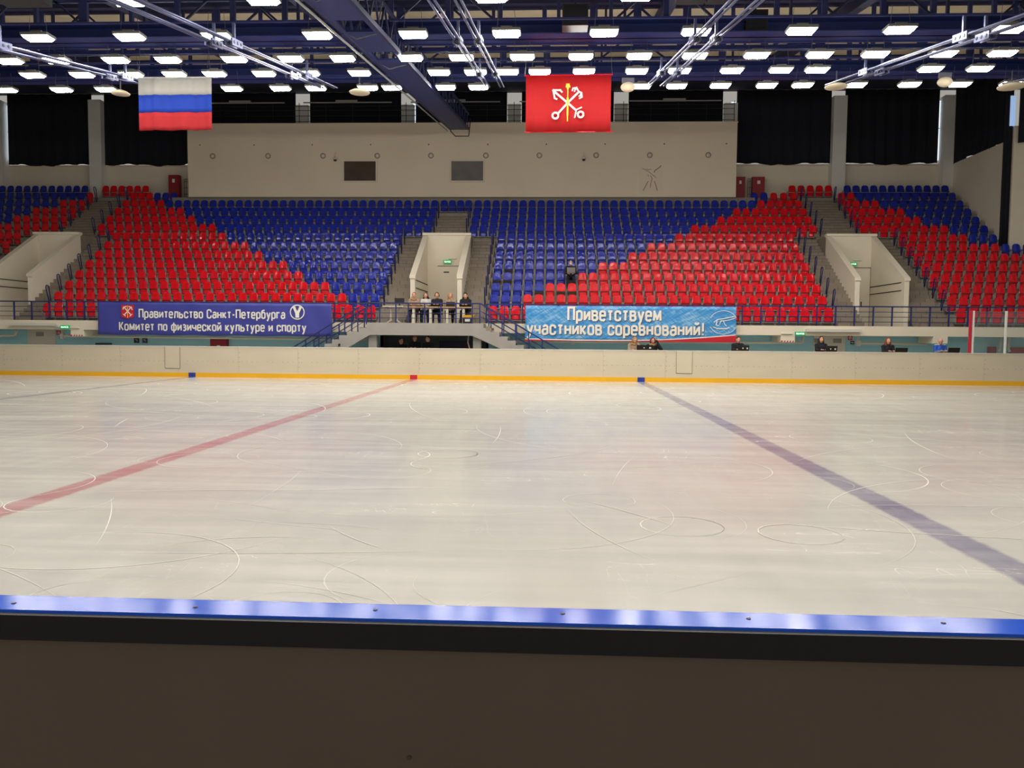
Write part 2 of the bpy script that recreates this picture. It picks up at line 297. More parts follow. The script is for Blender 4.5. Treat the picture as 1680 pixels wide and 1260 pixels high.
def strokes(name, quads_v, quads_f, mats, parent, fit, y, step=.0004, src=None):
    """Stroke quads (2D) placed on the plane Y=y facing the rink; fit=(x0,x1,z0,z1) of their bounding box (or of src)."""
    xs = [p[0] for p in quads_v]; zs = [p[1] for p in quads_v]
    bx = src or (min(xs), max(xs), min(zs), max(zs)); x0, x1, z0, z1 = fit
    fx = lambda a: x0+(a-bx[0])/(bx[1]-bx[0])*(x1-x0); fz = lambda a: z0+(a-bx[2])/(bx[3]-bx[2])*(z1-z0)
    mb = MB()
    for k, q in enumerate(quads_f):
        yy = y-step*(k % 9); mb.add([(fx(quads_v[i][0]), yy, fz(quads_v[i][1])) for i in q], [(0, 1, 2, 3)])
    return mb.build(name, mats, parent)
def poly_strokes(lines):          # [(points, width)] -> quads
    v, f = [], []
    for pts, w in lines: stroke_quads(pts, w, v, f)
    return v, f

# ------------------------------------------------------------------ rink: ice, boards, corridor floor
YB = 30.2                                        # ice side of the far boards
mb = MB(); mb.add([(-60, 1.40, 0), (45, 1.40, 0), (45, YB+.05, 0), (-60, YB+.05, 0)], [(0, 1, 2, 3)])
floor_ice = struct('floor_ice', mb, 'ice')
mk = MB()                                        # skate cuts
for i in range(300):
    y = 2.2+27*random.random()**1.35; x = random.uniform(-.72, .62)*(y+3)-1; r = random.choice((.5, 1, 2, 4, 8, 14))*random.uniform(.7, 1.4); a = random.uniform(0, 6.28)
    if random.random() < .55: a = random.choice((0, math.pi))+random.gauss(0, .35)+math.pi/2
    Lg = random.uniform(.4, 2.6)*(1+y/14); w = random.uniform(.0014, .004)*(1+y/9); cx, cy = x-r*math.cos(a), y-r*math.sin(a); k = max(8, int(Lg/.12)); k = min(k, 40)
    v = []; f = []; zq = .001+.0001*(i % 40)
    for j in range(k+1):
        t = a+Lg/r*j/k*(1 if i % 2 else -1); ww = w*math.sin(math.pi*(j+.3)/(k+.6)); v += [(cx+(r-ww)*math.cos(t), cy+(r-ww)*math.sin(t), zq), (cx+(r+ww)*math.cos(t), cy+(r+ww)*math.sin(t), zq)]
    f = [(2*j, 2*j+1, 2*j+3, 2*j+2) for j in range(k)]
    if min(p[1] for p in v) > 1.6 and max(p[1] for p in v) < YB-.1: mk.add(v, f)
M['cut'] = mat('skate_cut', rgb(214, 212, 206), .6)
tag(mk.build('skate_marks', 'cut', floor_ice), kind='stuff')
struct('floor_corridor', MB().box(-60, 45, YB+.12, 36.5, -.3, .45), 'bouncefloor')  # unseen floor, coloured pale to bounce light onto the turquoise wall
struct('floor_near', MB().box(-12, 12, -7, 1.36, -.3, 0), 'tread')
# far boards
fb = thing('dasher_board', 'long cream dasher boards along the far side of the ice, yellow at the foot', 'rink boards', (0, YB, 0))
edges = [-4.95+2.33*k for k in range(-11, 14)]
for a, c in zip(edges[:-1], edges[1:]):
    p = MB().box(a+.0022, c-.0022, 0, .06, .165, 1.16).build('panel', 'board', fb)
    s = MB()
    for k in range(11):
        if random.random() < .9: s.lathe([(.011, 0), (.011, -.004)], (a+.14+k*.2, 0, .615), 'y', 8)
    for z in (.42, .6, .78, .95):
        s.lathe([(.012, 0), (.012, -.004)], (a+.04, 0, z), 'y', 8)
    s.build('screw_row', 'screw', p)
for x in (-14.52, 5.07):
    g = MB(); g.box(x-.29, x+.29, -.012, 0, .34, 1.155)
    g = g.build('gate_panel', 'board', fb); e = MB()
    for q in ((x-.3, x-.29, .33, 1.155), (x+.29, x+.3, .33, 1.155), (x-.3, x+.3, .325, .338)): e.box(q[0], q[1], -.014, 0, q[2], q[3])
    e.build('gate_edge', 'screw', g)
MB().box(edges[0], edges[-1], -.015, .12, 1.16, 1.195).build('cap_rail', 'captop', fb)
MB().box(edges[0], edges[-1], -.025, .06, 0.0, .165).build('kick_plate', 'yellow', fb)
for x, c, l in ((-13.75, 'boardblue', 'blue marker block'), (-5.14, 'boardred', 'red marker block'), (3.47, 'boardblue', 'blue marker block')):
    tag(MB().box(x-.135, x+.135, -.032, .05, 0.0, .168).build('line_marker', c, fb), l)
# near boards
nb = thing('dasher_board', 'rear face and blue top rail of the dasher boards closest to the viewer', 'rink boards', (0, 1.365, 0))
MB().prism([(0, 1.195), (.003, 1.2), (.079, 1.2), (.085, 1.19), (.085, 1.15), (0, 1.15)], -6, 6, 'x').build('cap_rail', 'capblue', nb)
cr_ = nb.children[0]
for x, y in ((-.98, 1.40), (-.64, 1.403), (-.31, 1.41), (.03, 1.415), (.36, 1.412), (.70, 1.414)):
    b = MB(); b.lathe([(.0042, 0), (.0042, .0012), (.002, .0016)], (x, y-1.365, 1.2), 'z', 10); b.build('bolt', 'screw', cr_)
MB().box(-6, 6, -.012, .0, 1.150, 1.1955).build('rubber_strip', 'blackband', nb)
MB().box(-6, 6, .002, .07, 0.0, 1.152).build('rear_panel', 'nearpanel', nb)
MB().lathe([(.004, 0), (.004, -.003)], (-.24, .002, .95), 'y', 10).build('screw', 'screw', nb)
# glass shield on the right
gs = thing('glass_shield', 'clear rink shield with one red and two white posts on the far boards', 'rink glass', (0, YB+.03, 1.195))
tag(MB().box(15.44, 15.53, -.03, .03, 0, 1.56).build('post', 'postred', gs), 'red post')
for x in (15.585, 16.76, 19.1): tag(MB().box(x-.032, x+.032, -.03, .03, 0, 1.55).build('post', 'white', gs), 'white post')
for a, c in ((15.62, 16.72), (16.8, 19.06)): MB().box(a, c, -.006, .006, .01, 1.53).build('pane', 'clear', gs)

# ------------------------------------------------------------------ far stand
def RY(k): return 34+.82*(k-1)
def RZ(k): return 2.17+.54*(k-1)
VOMS = (-24.2, -4.95, 14.1)
terr = MB()
def rowbox(x0, x1, k0, k1, base=1.9):
    p = [(46, base), (RY(k0)-.67, base)]
    for k in range(k0, k1+1): p += [(RY(k)-.67, RZ(k)), (RY(k+1)-.67 if k < k1 else 46, RZ(k))]
    terr.prism(p, x0, x1, 'x')
# blocks between the stairs (rows as solid steps, each reaching back to the wall)
for a, c, top in ((-34, -26.4, 14), (-22.12, -7.28, 12), (-2.72, 11.92, 12), (16.5, 27, 14)): rowbox(a, c, 1, 8)
for a, c, top in ((-34, -25.3, 14), (-23.3, -6.0, 12), (-4.05, 13.2, 12), (15.15, 27, 14)): rowbox(a, c, 9, top, RZ(8)-.05)
rowbox(-25.3, -23.3, 14, 14, RZ(12)); rowbox(-6.0, -4.05, 12, 12, RZ(10)); rowbox(13.2, 15.15, 14, 14, RZ(12))
rowbox(-23.3, -20.2, 13, 14, RZ(12)-.1); rowbox(10.2, 13.2, 13, 14, RZ(12)-.1)
struct('floor_terrace', terr, 'tread')
stairs = MB()
def flight(x0, x1, k0, k1, y_start=None):
    st = [(RY(k)+.15-.82+.27*q, RZ(k)+.18*q) for k in range(k0, k1) for q in range(3)][1:]; p = []
    for (y0, z), nx in zip(st, st[1:]+[(st[-1][0]+.6, 0)]): p += [(y0, z), (nx[0], z)]
    p = [(st[0][0], st[0][1]-.2)]+p+[(p[-1][0], p[-1][1]-.9), (st[0][0]+.5, st[0][1]-.2)]
    stairs.prism(p, x0, x1, 'x')
for cx in VOMS:
    flight(cx-2.33 if -6 < cx < 10 else cx-2.2, cx-1.14, 1, 9); flight(cx+1.14, cx+2.235 if cx < 10 else cx+2.42, 1, 9)
    stairs.box(cx-2.24, cx+2.4 if cx > 10 else cx+2.24, RY(9)-.676, RY(9)+.6, RZ(9)-.6, RZ(9)+.002)
    stairs.box(cx-1.12, cx+1.12, 38.67, 40.2, 2.2, 6.47)
    flight(cx-1.08, cx+.92 if cx < 10 else cx+1.05, 9, 12 if abs(cx+4.95) < 1 else 14)
struct('floor_stairs', stairs, 'tile')
slab = MB(); slab.box(-34, 27, 32.9, 36, 1.84, 2.165, 1); slab.box(-34, 27, 32.88, 32.92, 1.80, 2.19, 0); slab.box(-34, 27, 32.9, 34.3, 1.8, 1.86, 0)
for x in (-19.9, 9.66, 15.7): slab.box(x-.28, x+.28, 32.88, 34.2, 1.52, 1.80, 0)
struct('floor_slab', slab, ['cream', 'slab'])
hz = MB()
for x in (-19.9, 9.66):                           # red-white hazard strip under the two brackets
    for k in range(10): hz.add([(x-.28+.056*k, 32.872, 1.525), (x-.28+.056*(k+1), 32.872, 1.525), (x-.28+.056*(k+1)+.03*(k < 9), 32.872, 1.585), (x-.28+.056*k+.03*(k > 0), 32.872, 1.585)], [(0, 1, 2, 3)], k % 2)
struct('trim_hazard', hz, ['postred', 'white'])
# vomitory boxes: side walls sloping with the stand, back wall, door
for i, cx in enumerate(VOMS):
    v = MB(); a, c = cx-1.13, cx+1.13; y0, y1 = 34.8, 38.6
    side = [(y0, 2.17), (y0, 4.16), (y1, 6.50), (y1, 2.17)]
    v.prism(side, a, a+.2, 'x'); v.prism(side, c-.2, c, 'x'); v.box(a+.2, c-.2, y1-.15, y1, 2.17, 6.5)
    for s in (a-.03, c-.23): v.prism([(y0-.05, 4.15), (y0-.05, 4.26), (y1+.08, 6.58), (y1+.08, 6.48)], s, s+.26, 'x')
    v.box(a-.034, c+.034, y1-.2, y1+.1, 6.47, 6.585)
    [v.box(q, q+.025, 35.1, 38.4, z, z+.035, 1) for q in (a+.2, c-.225) for z in (3.74, 4.08)]
    struct('wall_vomitory', v, ['cream', 'ink'])
    d = MB(); d.box(cx-.42, cx+.9, y1-.19, y1-.14, 2.17, 4.98); d = struct('door_%d' % (i+1), d, 'cream')
    MB().box(cx-.44, cx+.92, y1-.205, y1-.14, 5.0, 5.03).build('door_header', 'grey', d); MB().box(cx+.893, cx+.905, y1-.195, y1-.14, 2.17, 5.0).build('door_jamb', 'grey', d)
    MB().box(cx-.15, cx+.12, y1-.2, y1-.18, 4.68, 4.74).build('door_plate', 'ink', d)
    h = MB(); h.box(cx+.5, cx+.53, y1-.25, y1-.19, 3.2, 3.42); h.build('door_handle', 'black', d)
    if i: 
        lamp = MB(); lamp.cap((cx+.12, y1-.2, 5.36), (cx+.46, y1-.2, 5.36), .03); tag(lamp.build('emergency_lamp', 'white', smooth=True), 'slim white emergency lamp above the door of the %s stair box' % ('central' if i == 1 else 'right-hand'), 'lamp')
# walls under the slab
w = MB(); w.box(-34, -7.2, 34.3, 34.5, .4, 1.84); w.box(-2.7, 27, 34.3, 34.5, .4, 1.84); struct('wall_under', w, 'turq')
w = MB(); w.box(-7.4, -2.5, 35.6, 35.8, .4, 1.84); w.box(-7.3, -7.2, 34.3, 35.7, .4, 1.84); w.box(-2.7, -2.6, 34.3, 35.7, .4, 1.84); struct('wall_recess', w, 'dark')
struct('door_4', MB().box(-23.0, -21.72, 34.27, 34.31, .45, 1.8), 'door'); struct('door_5', MB().box(11.15, 12.45, 34.27, 34.31, .45, 1.8), 'door')
for n_, xs in (('door_4', (-22.6, )), ('door_5', (11.17, 11.95))):
    for x in xs: MB().box(x, x+.34, 34.255, 34.27, 1.5, 1.68).build('vent_grille', 'grey', bpy.data.objects[n_])
# back wall, columns, windows, curtains, press box
struct('wall_back', MB().box(-33, 27, 45.6, 45.9, 8.6, 11.25), 'wall')
struct('trim_ledge', MB().box(-33, 22, 45.5, 45.62, 11.22, 11.3), 'cream')
COLS = [-31.75, -25.93, -20.05, -14.05, -8.05, -2.08, 3.85, 9.85, 15.69, 21.6]
for x in COLS:
    inner = -20.1 < x < 9.9
    MB_ = MB().box(x-.36, x+.36, 45.0 if not inner else 45.2, 45.62, 8.6, 14.86 if not inner else 14.55); struct('column', MB_, 'white')
win = 0
for x in (COLS[0]+.3, COLS[9]-.35, COLS[4]+.36, COLS[7]+.2):
    win += 1; wo = struct('window_%d' % win, MB().box(x-.12, x+.3 if win == 1 else x+.12, 45.55, 45.58, 11.6 if win == 1 else 11.5, 14.7), 'day')
    MB().box(x-.14, x+.14, 45.53, 45.56, 13.2, 13.23).build('window_bar', 'black', wo)
def drape(name, x0, x1, y, z0, z1, label, along='x'):
    n = int((x1-x0)/.09); ph = random.random()*6
    def fn(u, v):
        a = x0+(x1-x0)*u; wv = .05*math.sin(u*(x1-x0)*9+ph+.4*math.sin(a*2.1))+.02*math.sin(a*23); hem = .05*math.sin(a*1.7+ph)+.03*math.sin(a*5.1) if v == 0 else 0
        return (a, y+wv*(1.1-.4*v), z0+(z1-z0)*v+hem) if along == 'x' else (y+wv, a, z0+(z1-z0)*v+hem)
    mb = MB(); mb.sheet(fn, n, 4, .012, 1 if along == 'x' else 0); return tag(mb.build(name, 'curtain', smooth=True), label, 'curtain', 'blackout curtains along the top of the hall')
bays = ['in the bay at the far left corner', 'in the window bay behind the tricolour flag', 'above the press box, behind the left end of its railing', 'above the press box, two bays left of the blue catwalk', 'above the press box, where the blue catwalk ends',
        'above the press box, just right of the blue catwalk', 'above the press box, behind the red flag', 'in the window bay just right of the white press box', 'in the window bay nearest the right-hand corner']
for i in range(9):
    a, c = COLS[i]+.36, COLS[i+1]-.36
    if i == 0: a += .12
    if i == 8: c -= .10
    if 2 <= i <= 6: a += .05; c -= .05
    drape('blackout_curtain', a, c, 45.42, 11.28, 15.3, 'black blackout curtain '+bays[i])
drape('blackout_curtain', 39.9, 45.2, 21.85, 11.2, 15.4, 'black blackout curtain above the right-hand side wall', 'y')
drape('blackout_curtain', 22.0, 26, 39.35, 10.95, 15.4, 'black blackout curtain at the right edge, beside the blue window strip')
tag(MB().sheet(lambda u, v: (21.5+.34*u, 39.6+.03*math.sin(u*30), 6.2+9*v), 8, 4, .1, 1).build('blackout_curtain', 'curtain', smooth=True), 'narrow black drape hanging down the end of the right side wall', 'curtain', 'blackout curtains along the top of the hall')
struct('wall_right', MB().box(21.8, 22.1, 39.9, 45.6, 5, 11.2), 'wall')
struct('wall_corner', MB().box(21.88, 27, 39.5, 39.8, 4, 11.8), 'wall')
struct('window_5', MB().box(21.66, 21.9, 39.5, 39.54, 11.8, 13.2), emit('sky_pane', (.42, .62, 1, 1), .55))
struct('wall_left', MB().box(-33, -32.2, 30, 45.6, 5, 15), 'wall')
pb = MB().box(-19.87, 9.83, 43.5, 45.3, 9.15, 13.06); struct('wall_press_box', pb, 'boxwall')
struct('trim_box_base', MB().box(-20.9, 10.9, 43.75, 45.6, 8.6, 9.16), 'tread')
struct('trim_box_top', MB().box(-19.9, 9.86, 43.47, 43.6, 13.05, 13.1), 'boxwall')
for i, (x0, x1, mm) in enumerate(((-11.2, -9.47, 'pane'), (-5.36, -3.64, 'paneg'))):
    wo = struct('window_%d' % (6+i), MB().box(x0, x1, 43.42, 43.5, 10.0, 11.04), mm); fr = MB()
    for q in ((x0-.06, x1+.06, 9.93, 10.0), (x0-.06, x1+.06, 11.04, 11.1), (x0-.06, x0, 10, 11.04), (x1, x1+.06, 10, 11.04)): fr.box(q[0], q[1], 43.4, 43.5, q[2], q[3])
    fr.build('window_frame', 'cream', wo)
for i, x in enumerate((-18.47, -15.4, -12.37, -9.4, -6.48, -3.51, -.63, 2.4, 5.25, 8.33)):
    t = thing('wall_vent', 'round cream wall fitting on the press box, %s from its left end' % nth(i+1), 'vent', (x, 43.5, 11.35), 0, 'round fittings along the press box')
    MB().lathe([(.15, 0), (.15, -.04), (.11, -.05), (.10, -.02)], (0, 0, 0), 'y', 24).build('ring', 'ventring', t, True); MB().lathe([(.10, 0), (.09, -.03), (.03, -.045)], (0, 0, 0), 'y', 20).build('cap', 'boxwall', t, True)
for i, x in enumerate((-19.18, -16.17, -12.97, -9.77, -6.61, -3.42, -.28, 2.85, 5.98, 9.25)):
    tag(MB().tube([(x, 43.5, 11.93), (x+.02, 43.44, 11.95), (x+.03, 43.42, 11.91)], .022, 6).build('wall_hook', 'ink'), 'small dark hook on the press box wall, %s from its left end' % nth(i+1), 'hook', 'hooks along the press box')
for x, s in ((-11.67, 'left of the brown window'), (1.74, 'below the red flag')):
    t = thing('dome_camera', 'small white dome camera on the press box, '+s, 'camera', (x, 43.5, 11.1), 0)
    MB().tube([(0, 0, .42), (0, -.12, .42), (0, -.14, .14)], .018).build('arm', 'saucer', t); MB().lathe([(.02, .14), (.1, .1), (.1, .02)], (0, -.14, 0), 'z', 16).build('housing', 'white', t, True); MB().ell((0, -.14, .02), (.09, .09, .1), 14, 8).build('dome', 'black', t, True)
# skater figure on the wall
def px(pts, x0, z0): return [((x-248)/182*1.23, (640-y)/255*1.66) for x, y in pts]
SK = [([(270,422),(318,448),(345,470),(380,498)], .022), ([(415,398),(408,412),(368,440),(363,455)], .035), ([(318,525),(300,560),(278,603)], .03), ([(365,525),(380,565),(390,603)], .03), ([(300,428),(320,434),(340,428)], .02), ([(312,470),(322,488)], .02)]
em = thing('wall_emblem', 'thin line drawing of a skater on a pale panel of the press box', 'emblem', (4.72, 43.5, 9.24))
MB().box(0, 1.26, -.012, 0, 0, 1.7).build('panel', 'boxwall', em)
v, f = poly_strokes([(px(p, 0, 0), w) for p, w in SK]); strokes('figure_line', v, f, 'ink', em, (min(p[0] for p in v), max(p[0] for p in v), min(p[1] for p in v), max(p[1] for p in v)), -.014)
v, f = poly_strokes([(px([(335,480),(347,505),(338,545),(333,580)], 0, 0), .028)]); tag(strokes('figure_line', v, f, 'redink', em, (min(p[0] for p in v), max(p[0] for p in v), min(p[1] for p in v), max(p[1] for p in v)), -.014), 'red line of the body')
# railing on top of the press box
t = thing('roof_railing', 'thin dark railing with pale top bar on top of the press box', 'railing', (0, 44.2, 13.06))
for k in range(5):
    a = -19.6+5.95*k; MB().box(a, a+4.9, -.02, .02, 1.3, 1.36).build('top_bar', 'grey', t)
    MB().box(a+1.8, a+3, -.03, .03, 1.34, 1.46).build('lamp_bar', 'grey', t)
bars = MB()
for z in (.3, .6, .9, 1.12): bars.box(-19.8, 9.8, -.01, .01, z, z+.025)
bars.build('mid_bar', 'black', t)
for k in range(21): MB().box(-19.8+1.48*k-.015, -19.8+1.48*k+.015, -.015, .015, 0, 1.32).build('post', 'black', t)
# fire cabinets at the top of the stand
for x0, x1, z0, z1, y, s in ((-21.65, -21.04, 9.19, 10.62, 44.9, 'at the left end of the press box'), (10.12, 10.64, 9.19, 10.49, 44.9, 'touching the right end of the press box'), (11.04, 11.7, 9.19, 10.49, 44.9, 'standing apart, right of the barred grating')):
    t = thing('fire_cabinet', 'tall dark red fire cabinet '+s, 'fire cabinet', (x0, y, z0), 0, 'fire cabinets in the hall')
    MB().box(0, x1-x0, 0, .3, 0, z1-z0).build('body', 'firered', t); W = x1-x0; H = z1-z0
    MB().box(.03, W-.03, -.02, 0, .04, H*.48).build('door', 'firered', t); d = MB().box(.03, W-.03, -.02, 0, H*.52, H-.04).build('door', 'firered', t)
    s_ = MB(); s_.box(W*.38, W*.62, -.026, -.02, H*.7, H*.84); s_.build('sign', 'sticker', d)
for x, s in ((-20.75, 'left'), (10.78, 'right')):
    t = thing('bar_gate', 'small black barred grating beside the %s end of the press box' % s, 'grating', (x, 44.9, 9.19))
    g = MB()
    for k in range(3): g.box(.0+.11*k, .02+.11*k, 0, .02, 0, 1.2)
    g.build('upright', 'black', t); g = MB()
    for z in (.05, .35, .7, 1.05, 1.18): g.box(0, .24, 0, .02, z, z+.02)
    g.build('crossbar', 'black', t)

# ------------------------------------------------------------------ roof
ROWS = {17.25: [-9.14, -6.2, -1.3, 1.74, 5.58],
 20.27: [-13.1, -10.71, -8.47, -5.89, -3.47, -1.14, 1.27, 3.52, 6.07, 8.42, 11.02],
 23.18: [-15.87, -14.44, -12.68, -11.13, -9.17, -7.52, -6.01, -4.05, -2.59, -0.85, 0.81, 2.45, 4.01, 5.73, 7.46, 8.99, 10.83, 12.43],
 25.7: [-16.83, -15.18, -13.56, -12.14, -10.82, -9.21, -7.78, -6.12, -3.58, -2.42, -1.4, -0.39, 1.0, 2.65, 3.98, 5.6, 7.1, 8.21, 11.65, 13.13],
 28.67: [-19.78, -17.71, -16.06, -14.3, -12.79, -11.44, -9.68, -8.4, -6.54, -5.67, -3.75, -2.59, -0.55, 1.05, 3.12, 4.35, 5.86, 7.45, 8.68, 10.48, 12.3, 13.99, 15.72]}
ZROW = {17.25: 8.79, 20.27: 9.16, 23.18: 9.58, 25.7: 9.98, 28.67: 10.42}
def zr(y): return 12.25+.15*(y-25)
def roofslab(y0, y1, x0=-36, x1=30): return MB().add([(x0, y0, zr(y0)), (x1, y0, zr(y0)), (x1, y1, zr(y1)), (x0, y1, zr(y1)), (x0, y0, zr(y0)+.2), (x1, y0, zr(y0)+.2), (x1, y1, zr(y1)+.2), (x0, y1, zr(y1)+.2)], [(0,3,2,1),(4,5,6,7),(0,1,5,4),(1,2,6,5),(2,3,7,6),(3,0,4,7)])
ceil = struct('ceiling', roofslab(-8, 37), 'deck'); struct('ceiling_rear', roofslab(37, 46), 'shadedeck')  # rear deck takes a dark colour for the missing light above the stand
for k in range(14):
    y = 13+1.75*k; MB().box(-36, 30, y, y+.14, zr(y)-.09, zr(y)+.05).build('purlin', 'trussd', ceil)
def truss(y, zb, w, label, hi=.34, heavy=True):
    t = thing('roof_truss', label, 'truss', (0, y, zb), 0, 'roof trusses across the hall'); top = zr(y)-zb-.05
    b = MB(); b.box(-34, 29, -w/2, w/2, 0, .03); b.box(-34, 29, -w/2, w/2, hi-.03, hi); b.box(-34, 29, -.03, .03, 0, hi); b.build('bottom_beam', 'truss', t)
    MB().box(-34, 29, -.1, .1, top-.14, top).build('top_chord', 'trussd', t)
    MB().box(-34, 29, -.03, .03, top*.6, top*.6+.05).build('middle_chord', 'truss', t)
    r = random.Random(int(y*10)); x = -24. if y < 22 else -30.; x1 = 18 if y < 22 else 26; k = 0
    while x < x1:
        ww = r.choice((.05, .07, .12)); MB().box(x-ww, x+ww, -.06, .06, hi, top-.2).build('post', 'truss', t)
        if k % 3 == 0: MB().box(x+.35, x+.42, -.05, .05, hi, top-.2).build('post', 'trussd', t)
        if k % 4 == 1: MB().bar((x, 0, hi), (x+1.45, 0, top-.2), .06, .06).build('brace', 'trussd', t)
        if k % 4 == 2: MB().bar((x, 0, top-.2), (x+1.45, 0, hi), .06, .06).build('brace', 'trussd', t)
        x += 1.45+r.uniform(-.15, .2); k += 1
    return t
truss(17.6, 9.15, .55, 'blue roof truss across the hall, at the upper edge of the picture')
truss(23.0, 10.02, .84, 'blue roof truss with a wide flat bottom beam, second from the upper edge', .42)
truss(30.35, 11.28, .9, 'blue roof truss farthest from the viewer, above the last lamp row', .42)
truss(20.2, 10.25, .16, 'slender blue roof truss above the second lamp row from the top', .14)
truss(26.1, 10.75, .16, 'slender blue roof truss between the two wide beams', .14)
for i, y in enumerate((20.27, 23.18, 25.7, 28.67)):
    zz = ZROW[y]+.4
    t = thing('lamp_rail', 'thin blue pipe carrying the %s row of ceiling lamps from the top' % nth(i+2), 'pipe', (0, y, zz), 0, 'lamp pipes')
    for a, c in ((-36, -5.45), (-4.1, 30)): MB().box(a, c, .12, .17, 0, .05).build('pipe_length', 'truss', t)
for i, x in enumerate((-25.9, -19.7, -13.4, -7.72, 3.6, 9.5, 15.4, 21.5)):
    g = MB(); y0, y1 = 11, 36; g.prism([(y0, zr(y0)-.45), (y1, zr(y1)-.45), (y1, zr(y1)-.02), (y0, zr(y0)-.02)], x-.09, x+.09, 'x'); g.prism([(y0, zr(y0)-.5), (y1, zr(y1)-.5), (y1, zr(y1)-.45), (y0, zr(y0)-.45)], x-.16, x+.16, 'x')
    tag(g.build('roof_girder', 'trussd'), 'dark blue girder running away under the roof, %s from the left end' % nth(i+1), 'girder', 'girders under the roof')
# twin tension rods rising towards the far side
def zrod(y): return 9.59+.188*(y-24.6)
for i, cx in enumerate((-13.4, -7.72, -1.95, 3.5, 9.5, 15.3)):
    for s in (-1, 1):
        x = cx+.24*s; y0, y1 = 9, 27.9
        where = ['over the left end of the ice', 'over the red-clothed left stand', 'beside the blue catwalk', 'right of the red flag', 'over the right-hand stand', 'at the far right'][i]
        t = thing('tie_rod', 'steel tie bars %s, %s of the twin' % (where, 'left' if s < 0 else 'right'), 'tie rod', (x, 0, 0), 0, 'tension rods under the roof')
        for d in (-.055, .055): MB().tube([(d, y0, zrod(y0)), (d, y1, zrod(y1))], .026, 8).build('bar', 'rod', t, True)
        for y in (18.9, 24.6):
            z = zrod(y); c = MB(); c.prism([(y-.32, z-.16), (y+.32, z-.04), (y+.32, z+.13), (y-.32, z+.01)], -.09, -.05, 'x'); c.prism([(y-.32, z-.16), (y+.32, z-.04), (y+.32, z+.13), (y-.32, z+.01)], .05, .09, 'x'); c.box(-.03, .03, y-.03, y+.03, z, z+.45)
            c = c.build('coupler', 'rod', t); 
            for q in (-.2, 0, .2): MB().tube([(-.1, y+q, z-.015+q*.188), (.1, y+q, z-.015+q*.188)], .04, 10).build('pin', 'black', c)
# central catwalk
def zc(y): return 8.9+.1439*(y-18.1)
cw = thing('catwalk', 'long blue enclosed catwalk sloping under the roof to the press box', 'catwalk', (0, 0, 0))
y = 13.0; k = 0
while y < 41.5:
    L = 2.4 if k % 2 == 0 else 1.15; y2 = min(42, y+L); q = MB()
    if k % 2 == 0 or y > 26: q.prism([(y, zc(y)), (y2, zc(y2)), (y2, zc(y2)+.05), (y, zc(y)+.05)], -5.24, -4.3, 'x'); q.build('floor_panel', 'truss', cw)
    else:
        for xx in (-5.24, -4.42): q.prism([(y, zc(y)), (y2, zc(y2)), (y2, zc(y2)+.06), (y, zc(y)+.06)], xx, xx+.12, 'x')
        q.build('side_rail', 'truss', cw)
    y = y2; k += 1
lt = MB()
for x in (-5.24, -4.3):
    lt.bar((x, 13, zc(13)+.8), (x, 42, zc(42)+.8), .08, .1); lt.bar((x, 13, zc(13)+.05), (x, 42, zc(42)+.05), .08, .12)
    yy = 13
    while yy < 41.4: lt.bar((x, yy, zc(yy)), (x, yy+.6, zc(yy+.6)+.8), .05, .05); lt.bar((x, yy+.6, zc(yy+.6)+.8), (x, yy+1.2, zc(yy+1.2)), .05, .05); yy += 1.2
lt.build('side_lattice', 'trussd', cw)
tag(MB().tube([(-5.4, 13, zc(13)-.02), (-5.4, 42, zc(42)-.05)], .03).build('conduit', 'grey', cw), 'grey conduit')
MB().tube([(-5.24, 42, zc(42)+.1), (-5.24, 42.05, zc(42)-.05), (-5.0, 42.1, zc(42)-.3), (-4.3, 42.1, zc(42)-.3), (-4.2, 42.05, zc(42)+.6)], .03).build('end_loop', 'black', cw)
for y in (16.8, 20.3, 24.4): MB().tube([(-5.3, y, zc(y)+.6), (-5.2, y, zc(y)+.05), (-4.9, y, zc(y)-.12), (-4.4, y, zc(y)+.0), (-4.25, y, zc(y)+.8)], .018).build('cable', 'wire', cw)
# ceiling lamps
proto = None
for ri, (ly, xs) in enumerate(ROWS.items()):
    for k, lx in enumerate(xs):
        if proto is None:
            t = proto = thing('ceiling_lamp', 'x', 'lamp'); hs = MB()
            hs.box(-.35, .35, -.20, .20, .03, .10); hs.box(-.14, .14, -.1, .1, .10, .17); hs.build('housing', 'lampbody', t)
            ln = MB(); ln.add([(-.325,-.18,.03),(.325,-.18,.03),(.325,.18,.03),(-.325,.18,.03),(-.28,-.14,-.035),(.28,-.14,-.035),(.28,.14,-.035),(-.28,.14,-.035)], [(4,7,6,5),(0,4,5,1),(1,5,6,2),(2,6,7,3),(3,7,4,0)]); ln.build('lens', 'lamplens', t)
            for s in (-.24, .24): MB().tube([(s, 0, .1), (s*.8, 0, .62)], .006, 5).build('suspension_wire', 'wire', t)
        else: t = copy_tree(proto)
        t.location = (lx, ly, ZROW[ly])
        rowname = ['topmost', 'second', 'third', 'fourth', 'lowest'][ri]
        tag(t, 'lit white ceiling lamp in the %s lamp row, %s from its left end' % (rowname, nth(k+1)), 'lamp', 'ceiling lamps over the ice')
